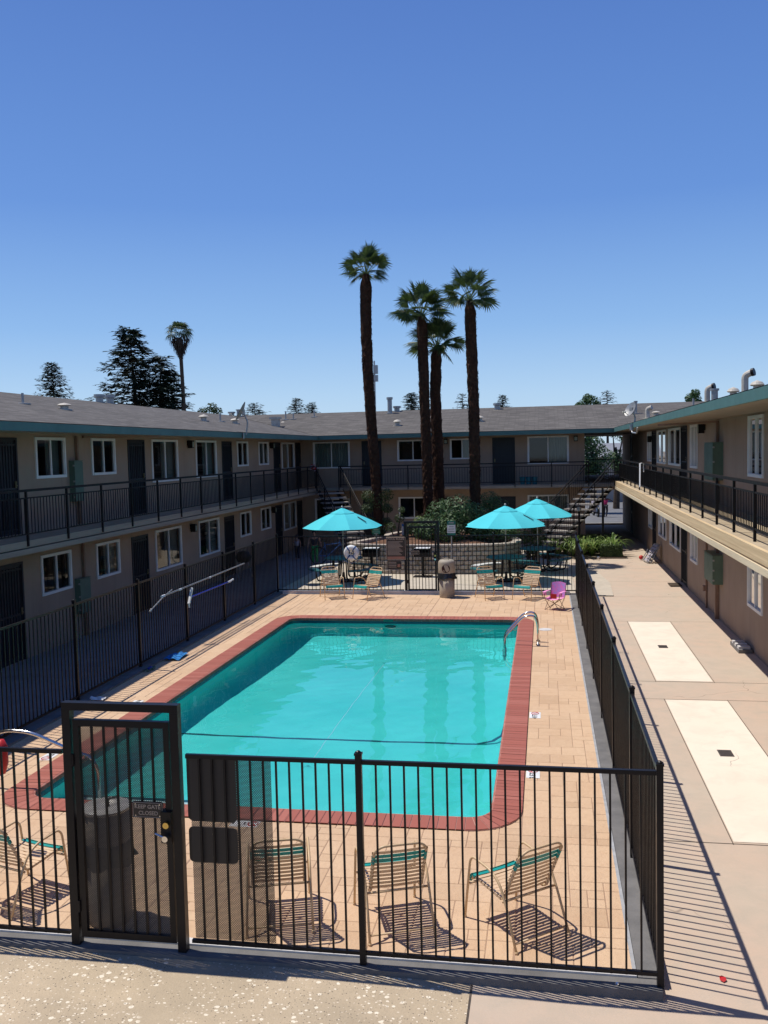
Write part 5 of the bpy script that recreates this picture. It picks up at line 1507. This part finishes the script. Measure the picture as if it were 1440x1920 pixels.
conifer('lower dark cedar just left of the thin palm', (-30.5,70.5,0), 12.1, 4.6, 2, .5, ((0,0,1.),(.8,.2,.9)), 1.7, size=.46, cone=.85)
conifer('dark spruce at the far left above the roof', (-39.2,70,0), 11.9, 5.5, 3, .65, ((0,0,1.),), 1.7, size=.34, cone=1.3)
conifer('small deodar left of the tall flue at the roof corner', (-27.0,85,0), 8.9, 4.6, 4, .82, ((0,0,1.),), .7, size=.4)
conifer('narrow spruce above the roof corner, tallest of a group of three', (-23.1,85,0), 9.3, 3.2, 5, .8, ((0,0,1.),), .9, size=.3)
conifer('open pale conifer in the middle of the group of three', (-22.2,86,0), 8.7, 3.6, 6, .8, ((0,0,1.),), .5, size=.3)
conifer('small spruce on the right of the group of three', (-21.4,85,0), 8.85, 2.8, 7, .82, ((0,0,1.),), .8, size=.26)
conifer('dense dark spruce left of the palm pair above the back roof', (-11.9,85,0), 9.4, 2.4, 8, .78, ((0,0,1.),), 1.3, size=.28, cone=.7)
conifer('thin conifer seen beside the right palm above the back roof', (-7.3,85,0), 9.2, 3.4, 9, .8, ((0,0,1.),), .6, size=.28)
conifer('tiny pointed conifer right of the palms above the back roof', (-3.7,85,0), 8.95, 2.8, 10, .82, ((0,0,1.),), .9, size=.25)
conifer('loose conifer above the right end of the back roof', (5.6,85,0), 9.0, 4.0, 11, .83, ((0,0,1.),), .55, size=.3)
def round_tree(label, base, h, lumps, n, size, seed, mat='shrub'):
    t = thing('broadleaf_tree', base, label, 'tree', TG); rg = random.Random(seed)
    m = MB(); leaf_blob(m, lumps, n, size, rg, .9); m.build('crown', M[mat], t)
    m = MB(); m.tube([(0,0,0),(.1,0,h*.5),(0,0,h*.8)], [.22,.16,.06], 8)
    for cx, cy, cz, rr in lumps: m.tube([(0.08,0,h*.45),(cx*.5,cy*.5,(h*.45+cz)/2+.1),(cx,cy,cz)], [.09,.06,.02], 5)
    m.build('trunk', M['bark_grey'], t)
round_tree('rounded dark tree above the right end of the back roof', (3.9,85,0), 8.5, [(-.3,0,7.9,.6),(.3,0,8.1,.65),(0,0,8.4,.45),(.8,0,7.8,.4),(-.8,0,7.7,.4)], 1500, .22, 1)
round_tree('cut off round tree behind the gooseneck vents', (12.9,85,0), 8.5, [(-.2,0,8.1,.5),(.2,0,8.5,.45),(.3,0,7.9,.5),(0,0,7.4,.8)], 1300, .22, 2)
round_tree('pale bushy tree behind the thin palm trunk', (-26.9,72,0), 8, [(-.4,0,7.6,.5),(.3,0,7.9,.5),(.8,0,7.6,.4)], 420, .24, 3, 'vine')
round_tree('tree with drooping green crown seen left in the upper passage opening', (2.9,58,0), 5, [(0,0,4.2,.8),(.3,0,3.4,.9),(-.4,0,3.0,.9),(-.6,0,4.6,.7),(.2,0,2.4,.8)], 2600, .22, 4)
round_tree('dark tree seen right in the upper passage opening', (4.6,62,0), 5, [(0,0,3.4,.55),(.2,0,2.8,.6),(.5,0,4.9,.7),(-.2,0,5.1,.5)], 1400, .2, 5)
t = thing('far_building', (6,70,0), 'pale low building with grey roof seen through the upper passage', 'building')
m = MB(); m.box((-6,0,-.1),(9,6,3.3)); m.build('wall', M['stucco_far'], t)
m = MB(); m.add([(-6.5,-.6,3.3),(9.5,-.6,3.3),(9.5,3,4.3),(-6.5,3,4.3),(9.5,6.6,3.3),(-6.5,6.6,3.3)], [(0,1,2,3),(3,2,4,5)]); m.build('roof', M['galv'], t)

# tall thin palm far off
t = thing('tall_palm', (-28.2,70,0), 'tall thin palm with a skirt of dead fronds above the left roof', 'palm tree', TG)
m = MB(); m.tube([(0,0,0),(.03,0,6),(.0,0,9),(-.1,0,13.2)], [.26,.18,.15,.14], 10); m.build('trunk', M['bark_grey'], t)
rg = random.Random(9); cr, dd_ = MB(), MB(); top = V((-.1,0,13.75))
for k in range(34):
    az = 2.39996*k+rg.uniform(-.3,.3); el = R(82-92*(k/34)+rg.uniform(-8,8)); d = V((math.cos(az)*math.cos(el), math.sin(az)*math.cos(el), math.sin(el))); L = rg.uniform(.75,1.0); hub = top+d*L*.75
    ax = (d+V((0,0,-.25))).normalized(); side = ax.cross(V((0,0,1)))
    side = side.normalized() if side.length > .1 else V((1,0,0)); up = side.cross(ax)
    for q in range(13):
        an = R(-95+190*q/12); dr = ax*math.cos(an)+side*math.sin(an); l = .62*rg.uniform(.8,1.1); sd = (ax*-math.sin(an)+side*math.cos(an))*l*.06
        cr.add([hub, hub+dr*l*.55+sd, hub+dr*l+V((0,0,-l*.45)), hub+dr*l*.55-sd], [(0,1,2,3)])
    cr.add([top, hub+V((0,0,.02)), hub-V((0,0,.02))], [(0,1,2)])
for k in range(420):
    az = rg.uniform(0,6.28); d = V((math.cos(az), math.sin(az), 0)); z = rg.uniform(0,1); rr = .15+.85*z
    p = V((-.1,0,12.2+1.35*z))+d*rr*rg.uniform(.5,1.); e = p+d*rg.uniform(.02,.15)+V((0,0,-rg.uniform(.25,.55))); sd = V((-d.y,d.x,0))*.05
    dd_.add([p-sd,p+sd,e+sd*.3,e-sd*.3], [(0,1,2,3)])
cr.build('crown', M['palm_leaf'], t); dd_.build('dead_fronds', M['dry_leaf'], t)
t = thing('antenna_mast', (-21.8,120,0), 'thin far mast with two grey boxes beside the tallest palm trunk', 'antenna mast')
m = MB(); m.tube([(0,0,0),(0,0,15.9)], .10, 8); m.build('mast', M['galv'], t)
for z, h in ((15.0,.8),(13.8,.6)):
    m = MB(); m.box((-.1,-.3,z-h),(.45,.2,z+h*.4)); m.build('antenna_box', M['galv'], t)
# ------------------------------------------------------------------ picnic tables, umbrellas, grills
def table(loc, label, rz=0):
    t = thing('picnic_table', loc, label, 'table', 'round picnic tables behind the far fence', rz)
    m = MB(); m.lathe((0,0,0), [(.03,.735),(.585,.735),(.60,.745),(.60,.765),(.585,.775),(.03,.775)], 40, caps=False)
    m.build('tabletop', M['table_teal'], t)
    for k in range(4):
        a0 = R(45+90*k-33); a1 = R(45+90*k+33); seg = 10; vs = []
        for j in range(seg+1):
            a = a0+(a1-a0)*j/seg
            for rr, z in ((.86,.43),(1.12,.43),(1.12,.465),(.86,.465)): vs.append((rr*math.cos(a), rr*math.sin(a), z))
        fs = [(j*4+q, j*4+(q+1) % 4, (j+1)*4+(q+1) % 4, (j+1)*4+q) for j in range(seg) for q in range(4)]+[(0,3,2,1),(seg*4,seg*4+1,seg*4+2,seg*4+3)]
        m = MB(); m.add(vs, fs); m.build('bench_seat', M['table_teal'] if k != 1 else M['curb_white'], t)  # one bench is white: sunlight on it put into its colour
        am = R(45+90*k); c, s_ = math.cos(am), math.sin(am)
        m = MB()
        for dq in (-.16,.16):
            px, py = -s_*dq, c*dq
            m.tube(fillet([(c*.30+px,s_*.30+py,.72),(c*.34+px,s_*.34+py,.10),(c*.62+px,s_*.62+py,.06),(c*.95+px,s_*.95+py,.12),(c*1.0+px,s_*1.0+py,.425)], .12, 5), .022, 8)
        m.build('leg', M['black_metal'], t)
    return t
def umbrella(loc, label, rz=0, rad=1.32, zr=1.74, zt=2.27):
    t = thing('patio_umbrella', loc, label, 'umbrella', 'cyan umbrellas over the picnic tables', rz)
    m = MB(); n = 8; rows = 9; sub = 6; vs = []
    for j in range(rows+1):
        q = .10+.90*j/rows
        for k in range(n*sub):
            a = 2*math.pi*(k/(n*sub)); kk = (k % sub)/sub
            edge = math.cos(math.pi/n)/math.cos((kk-.5)*2*math.pi/n)     # straight edge between ribs
            sag = 1-.035*math.sin(math.pi*kk)*q
            rr = rad*q*edge/ (math.cos(math.pi/n)/math.cos(math.pi/n)) * sag
            z = zt-(zt-zr)*(q**1.08)-.02*math.sin(math.pi*kk)*q+.03*math.sin(math.pi*q)
            vs.append((rr*math.cos(a), rr*math.sin(a), z))
    K = n*sub
    m.add(vs, [(j*K+k, j*K+(k+1) % K, (j+1)*K+(k+1) % K, (j+1)*K+k) for j in range(rows) for k in range(K)])
    cn = m.build('canopy', M['canopy'], t)
    m = MB(); vs = []
    for j in range(4):
        q = .0+.30*j/3
        for k in range(n*sub):
            a = 2*math.pi*(k/(n*sub)); kk = (k % sub)/sub; rr = rad*q*math.cos(math.pi/n)/math.cos((kk-.5)*2*math.pi/n)
            vs.append((rr*math.cos(a), rr*math.sin(a), zt+.055-(zt-zr)*q*1.0-.012*math.sin(math.pi*kk)*(j == 3)))
    m.add(vs, [(j*K+k, j*K+(k+1) % K, (j+1)*K+(k+1) % K, (j+1)*K+k) for j in range(3) for k in range(K)])
    m.build('vent_flap', M['canopy'], cn)
    for k in range(n):
        a = 2*math.pi*k/n; c, s_ = math.cos(a), math.sin(a); m = MB()
        m.tube([(c*.06,s_*.06,zt-.03),(c*rad*.5,s_*rad*.5,zt-(zt-zr)*.5-.01),(c*rad*.99,s_*rad*.99,zr-.012)], .009, 5)
        m.tube([(c*.04,s_*.04,zt-.62),(c*rad*.5,s_*rad*.5,zt-(zt-zr)*.5-.02)], .007, 5); m.build('rib', M['galv'], t)
    m = MB(); m.tube([(0,0,.02),(0,0,zt+.07)], .019, 10); m.build('pole', M['galv'], t)
    m = MB(); m.lathe((0,0,zt+.06), [(.03,0),(.035,.03),(.012,.06)], 10); m.build('finial', M['galv'], t)
    m = MB(); m.lathe((0,0,0), [(.25,.0),(.25,.05),(.05,.09),(.03,.3)], 20); m.build('base', M['black_metal'], t)
    if rad > 1.25:   # the tie strap lying on the canopy
        a = R(-50); c, s_ = math.cos(a), math.sin(a); m = MB()
        m.bar((c*.62,s_*.62,zt-(zt-zr)*.47+.045),(c*.95,s_*.95,zt-(zt-zr)*.72+.035),.035,.008,0); m.build('strap', M['dark_cloth'], cn)
    return t
TB = [(-6.3,28.4),(-1.2,28.5),(-.25,30.9)]
for i, (x, y) in enumerate(TB):
    table((x,y,0), ['round teal picnic table with curved benches left of the rules board','round teal picnic table with curved benches behind the chairs right of the far trash can','round teal picnic table under the hindmost umbrella near the right stairs'][i], R((8,0,12)[i]))
    umbrella((x,y,0.001), ['cyan octagonal umbrella on the left, apart from the other two','cyan octagonal umbrella in front of the other right hand one','hindmost cyan umbrella, overlapped by the one in front of it'][i], R((22.5,24,20)[i]), (1.28,1.30,1.22)[i], (1.74,1.74,1.84)[i], (2.29,2.29,2.36)[i])
def grill(x, y, label):
    t = thing('park_grill', (x,y,0), label, 'grill', 'pedestal grills in front of the block wall')
    m = MB(); m.box((-.3,-.22,0),(.3,.22,.02)); m.build('base_plate', M['black_metal'], t)
    m = MB(); m.tube([(0,0,.02),(0,0,.66)], .05, 10); m.build('pedestal', M['black_metal'], t)
    m = MB(); m.box((-.27,-.2,.66),(.27,.2,.68)); m.box((-.27,-.2,.68),(-.25,.2,.92)); m.box((.25,-.2,.68),(.27,.2,.92)); m.box((-.2499,.18,.68),(.2499,.2,.92)); m.box((-.2499,-.2,.68),(.2499,-.18,.80)); m.build('fire_box', M['black_metal'], t)
    m = MB(); m.box((-.24,-.18,.925),(.24,.19,.94)); m.tube([(-.2,-.24,.935),(-.2,-.17,.935)], .012, 6); m.tube([(.2,-.24,.935),(.2,-.17,.935)], .012, 6); m.build('grate', M['white_paint'], t)  # white top: sun glare on the grate put into its colour
grill(-3.92, 29.55, 'black pedestal grill with bright top seen through the far gate'); grill(-5.62, 29.6, 'black pedestal grill with bright top between the life ring and rules board')

def post_sign(loc, label, h, z0, rz=0, mats=('green_paint','white_paint'), w_=.25):
    t = thing('post_sign', loc, label, 'sign', rz=rz); z1 = z0+h
    m = MB(); m.box((-.02,.006,0),(.02,.04,z1)); m.build('post', M['galv'], t)
    m = MB(); m.prism([(-w_/2,0),(w_/2,0),(w_/2,.005),(-w_/2,.005)], z0, z1); m.build('plate', M[mats[1]], t)
    m = MB(); m.box((-w_/2,-.003,z1-.12),(w_/2,-.0005,z1)); m.box((-w_/2,-.003,z0),(w_/2,-.0005,z0+.07)); m.build('green_band', M[mats[0]], t)
    m = MB()
    for k, ww in enumerate((.07,.09,.10)): m.box((-ww,-.004,z1-.19-k*.07),(ww,-.001,z1-.165-k*.07))
    m.box((-.08,-.005,z1-.075),(.08,-.0035,z1-.04)); m.build('lettering', M['galv'], t)
post_sign((-2.8,27.8,0), 'small green and white notice on a post right of the far gate', .44, 1.50)
post_sign((-5.32,28.9,0), 'small pale green sign under the right edge of the left umbrella', .2, 1.45)
t = thing('side_sign', (-4.005,BY+.1,1.84), 'narrow pale blue sign edge left of the far gate post', 'sign', rz=R(25))
m = MB(); m.box((-.05,-.004,-.16),(.05,.004,.16)); m.build('plate', M['grey_cloth'], t)
m = MB(); m.box((-.05,-.006,.09),(.05,-.0045,.16)); m.build('blue_band', M['blue_paint'], t)

# ------------------------------------------------------------------ small things along the wings
t = thing('door_mat', (3.72,27.85,0.004), 'small dark mat before the near open door of the right wing', 'door mat'); m = MB(); m.box((-.17,-.3,0),(.17,.3,.014)); m.build('mat', M['bark_grey'], t)
t = thing('splash_block', (3.84,19.2,-.02), 'ridged concrete splash block at the foot of the right wall', 'splash block')
m = MB(); m.box((-.13,-.42,.0),(.13,.42,.07)); m.build('slab', M['curb'], t)
for k in range(3):
    m = MB(); m.box((-.12,-.35+k*.26,.07),(.10,-.22+k*.26,.12)); m.build('ridge', M['curb_white'], t)
t = thing('folding_lounger', (3.72,33.3,0), 'grey folding lounge chair folded against the right wall by the far door', 'lounge chair', rz=R(8))
m = MB()
for k in range(2):
    o_ = k*.11; p = [(-.26+o_,-.32,.02),(.12+o_*.4,-.26,.62),(.12+o_*.4,.30,.62),(-.26+o_,.36,.02)]
    m.tube(fillet(p+[p[0]], .05), .016, 6)
m.tube([(-.3,-.3,.05),(-.1,-.3,.42)], .014, 6); m.tube([(-.3,.34,.05),(-.1,.34,.42)], .014, 6); m.build('frame', M['galv'], t)
for k in range(2):
    o_ = k*.11; m = MB()
    for q in range(6):
        a = q/6+.03; b_ = (q+1)/6-.02
        P_ = lambda s_, yy: (-.25+o_+.37*s_-o_*.6*s_, yy, .03+.58*s_)
        m.quad(P_(a,-.28), P_(b_,-.26), P_(b_,.30), P_(a,.33))
    m.build('webbing', M['galv'] if k else M['grey_cloth'], t)
t = thing('play_ball', (3.38,34.0,.0), 'small orange red ball beside the folded lounge chair', 'ball'); m = MB(); m.lathe((0,0,.08), [(.08*math.sin(math.pi*k/10)+1e-4,-.08*math.cos(math.pi*k/10)) for k in range(11)], 14); m.build('shell', M['red_paint'], t, smooth=True)
t = thing('white_ball', (1.9,34.3,.0), 'tiny white ball on the paving before the flower bed', 'ball'); m = MB(); m.lathe((0,0,.045), [(.045*math.sin(math.pi*k/8)+1e-4,-.045*math.cos(math.pi*k/8)) for k in range(9)], 12); m.build('shell', M['white_paint'], t, smooth=True)
t = thing('kettle_grill', (-9.7,28.7,0), 'black kettle grill standing on the shaded walkway by the left wall', 'grill')
m = MB(); m.lathe((0,0,.75), [(.05,-.2),(.2,-.14),(.27,0),(.26,.05),(.18,.17),(.03,.21)], 20); m.build('bowl', M['black_metal'], t, smooth=True)
for k in range(3):
    a = k*2.094; m = MB(); m.tube([(.15*math.cos(a),.15*math.sin(a),.62),(.3*math.cos(a),.3*math.sin(a),0)], .013, 6); m.build('leg', M['galv'], t)
t = thing('bicycle', (-7.75,32.9,0), 'dark bicycle leaning in the shade left of the block wall', 'bicycle', rz=R(25))
for x in (-.48,.48):
    m = MB(); m.tube([(x+.31*math.cos(a*math.pi/12),0,.33+.31*math.sin(a*math.pi/12)) for a in range(24)], .018, 6, closed=True); wh = m.build('wheel', M['black_metal'], t)
    m = MB()
    for a in range(9): m.tube([(x,0,.33),(x+.3*math.cos(a*.7),0,.33+.3*math.sin(a*.7))], .002, 3)
    m.build('spoke', M['galv'], wh)
m = MB()
for p, q in (((-.48,0,.33),(-.15,0,.30)),((-.48,0,.33),(-.22,0,.72)),((-.15,0,.30),(-.25,0,.82)),((-.15,0,.30),(.33,0,.70)),((-.22,0,.72),(.32,0,.76)),((.31,0,.86),(.48,0,.33))): m.tube([p,q], .016, 6)
m.build('frame', M['blue_paint'], t)
m = MB(); m.tube([(.31,0,.86),(.30,0,.95)], .014, 6); m.tube([(.22,-.26,.97),(.32,-.1,.95),(.32,.1,.95),(.22,.26,.97)], .013, 6); m.build('handlebar', M['chrome'], t)
m = MB(); m.obox((-.27,0,.86),(.12,0,0),(0,.06,0),(0,0,.02)); m.build('saddle', M['black_metal'], t)
t = thing('motorcycle', (2.95,55.6,-.02), 'pale motorcycle parked on the asphalt beyond the passage', 'motorcycle', rz=R(8))
for y in (-.65,.65):
    m = MB(); m.tube([(0,y+.27*math.cos(a*math.pi/10),.31+.27*math.sin(a*math.pi/10)) for a in range(20)], .055, 8, closed=True); m.build('wheel', M['black_metal'], t)
m = MB(); m.lathe((0,0,0), [(.02,.25),(.17,.3),(.2,.55),(.14,.85),(.03,.9)], 12); m.tf = None; m.obox((0,-.2,.78),(.13,0,0),(0,.3,0),(0,0,.12)); m.obox((0,.45,.78),(.12,0,0),(0,.38,0),(0,0,.07)); m.build('body', M['grey_cloth'], t)
m = MB(); m.tube([(-.36,-.35,1.0),(-.12,-.5,.98),(.12,-.5,.98),(.36,-.35,1.0)], .02, 6); m.tube([(.07,-.5,.95),(.07,-.65,.31)], .022, 6); m.tube([(-.07,-.5,.95),(-.07,-.65,.31)], .022, 6); m.build('fork', M['chrome'], t)
m = MB(); m.tube([(0,-.5,.85),(0,-.6,.85)], [.09,.1], 12); m.build('headlight', M['white_paint'], t)

# ------------------------------------------------------------------ people
def skinned(name, verts, edges, radii, mat, parent, root=0, sub=1):
    me = bpy.data.meshes.new(name); me.from_pydata(verts, edges, []); me.materials.append(mat)
    o = bpy.data.objects.new(name, me); COL.objects.link(o); o.parent = parent
    md = o.modifiers.new('skin', 'SKIN'); md.use_smooth_shade = True
    if not me.skin_vertices: bpy.context.view_layer.objects.active = o
    for i, rr in enumerate(radii):
        sv = me.skin_vertices[0].data[i]; sv.radius = rr if isinstance(rr, tuple) else (rr, rr); sv.use_root = (i == root)
    s_ = o.modifiers.new('sub', 'SUBSURF'); s_.levels = sub; s_.render_levels = sub
    return o
def person(label, loc, rz, h, arms, legs, skin, shirt, pants, hair='hair'):
    t = thing('person', loc, label, 'person', rz=rz); S = h
    J = {'pel':(0,0,.52),'bel':(0,0,.60),'che':(0,-.005,.74),'nec':(0,0,.825),'hd0':(0,-.008,.875),'hd1':(0,-.005,.935),'hd2':(0,.004,.985),'nos':(0,-.062,.915)}
    Rr = {'pel':(.075,.058),'bel':(.068,.05),'che':(.085,.06),'nec':.030,'hd0':(.042,.048),'hd1':(.052,.060),'hd2':(.034,.040),'nos':.010}
    E_ = [('pel','bel'),('bel','che'),('che','nec'),('nec','hd0'),('hd0','hd1'),('hd1','hd2'),('hd1','nos')]
    for s_, (el, wr) in zip('lr', arms):
        sg = -1 if s_ == 'l' else 1
        J['sh'+s_] = (sg*.11,0,.79); J['el'+s_] = el; J['wr'+s_] = wr
        w0 = V(wr); d = (w0-V(el)).normalized(); J['pa'+s_] = tuple(w0+d*.035)
        for k in range(4):
            J['f%d%s' % (k,s_)] = tuple(w0+d*(.075-.006*abs(k-1))+V((0,.011*(k-1.5),0)))
            Rr['f%d%s' % (k,s_)] = .0055; E_.append(('pa'+s_,'f%d%s' % (k,s_)))
        J['th'+s_] = tuple(w0+d*.035+V((0,-.028,.006))); Rr['th'+s_] = .006; E_.append(('wr'+s_,'th'+s_))
        Rr.update({'sh'+s_:.038,'el'+s_:.026,'wr'+s_:.018,'pa'+s_:(.022,.012)}); E_ += [('che','sh'+s_),('sh'+s_,'el'+s_),('el'+s_,'wr'+s_),('wr'+s_,'pa'+s_)]
    for s_, (kn, an) in zip('lr', legs):
        sg = -1 if s_ == 'l' else 1
        J['hi'+s_] = (sg*.052,0,.49); J['kn'+s_] = kn; J['an'+s_] = an; J['to'+s_] = (an[0]+.01*sg, an[1]-.10, an[2]-.018)
        Rr.update({'hi'+s_:.052,'kn'+s_:.036,'an'+s_:.022,'to'+s_:.018}); E_ += [('pel','hi'+s_),('hi'+s_,'kn'+s_),('kn'+s_,'an'+s_),('an'+s_,'to'+s_)]
    def mk(name, keys, grow, mat):
        ks = [k for k in J if k in keys]; ix = {k:i for i, k in enumerate(ks)}
        vs = [tuple(c*S for c in J[k]) for k in ks]
        rr = [tuple(x*S+grow*S for x in Rr[k]) if isinstance(Rr[k], tuple) else Rr[k]*S+grow*S for k in ks]
        ee = [(ix[a],ix[b]) for a, b in E_ if a in ix and b in ix]
        return skinned(name, vs, ee, rr, mat, t)
    mk('body', set(J), 0, M[skin])
    mk('shirt', {'bel','che','pel','shl','shr'}, .012, M[shirt])
    ks = {'pel','hil','hir','knl','knr','anl','anr'}
    mk('trousers', ks, .010, M[pants])
    m = MB(); pr = [(.001*S,.068*S),(.045*S,.06*S),(.062*S,.035*S),(.066*S,.0),(.058*S,-.04*S)]
    m.tf = lambda x, y, z: (x, y*1.1+.012*S, z); m.lathe((0,0,.945*S), pr[::-1], 16, caps=False)
    m.build('hair', M[hair], t, smooth=True)
    m = MB()
    for sg in (-1,1): m.lathe((sg*.022*S,-.066*S,.928*S), [(.001,-.006*S),(.007*S,0),(.001,.006*S)], 8)
    m.build('eyes', M['dark_cloth'], t)
    return t
person('child in pink shirt and dark trousers walking with arms out beyond the passage', (3.45,54.6,-.018), R(160), 1.34,
       (((-.22,-.05,.74),(-.30,-.10,.66)),((.23,.0,.80),(.31,-.04,.86))), (((-.06,-.03,.27),(-.05,.08,.06)),((.07,-.06,.27),(.08,-.06,.035))), 'skin_dark', 'pink_cloth', 'dark_cloth')
person('child in green trousers and dark shirt standing in the shade behind the far fence', (-8.4,33.0,0), R(10), 1.25,
       (((-.17,.02,.66),(-.19,-.04,.54)),((.17,.02,.66),(.19,-.04,.54))), (((-.055,0,.27),(-.06,.02,.035)),((.06,-.02,.27),(.065,0,.035))), 'skin', 'dark_cloth', 'green_cloth')
person('small child in a pale top standing deepest in the shade by the left wall', (-9.45,34.4,0), R(-15), .95,
       (((-.16,.0,.66),(-.17,-.05,.55)),((.16,.02,.66),(.17,-.04,.54))), (((-.055,0,.27),(-.06,.02,.035)),((.06,-.02,.27),(.065,0,.035))), 'skin', 'grey_cloth', 'dark_cloth')
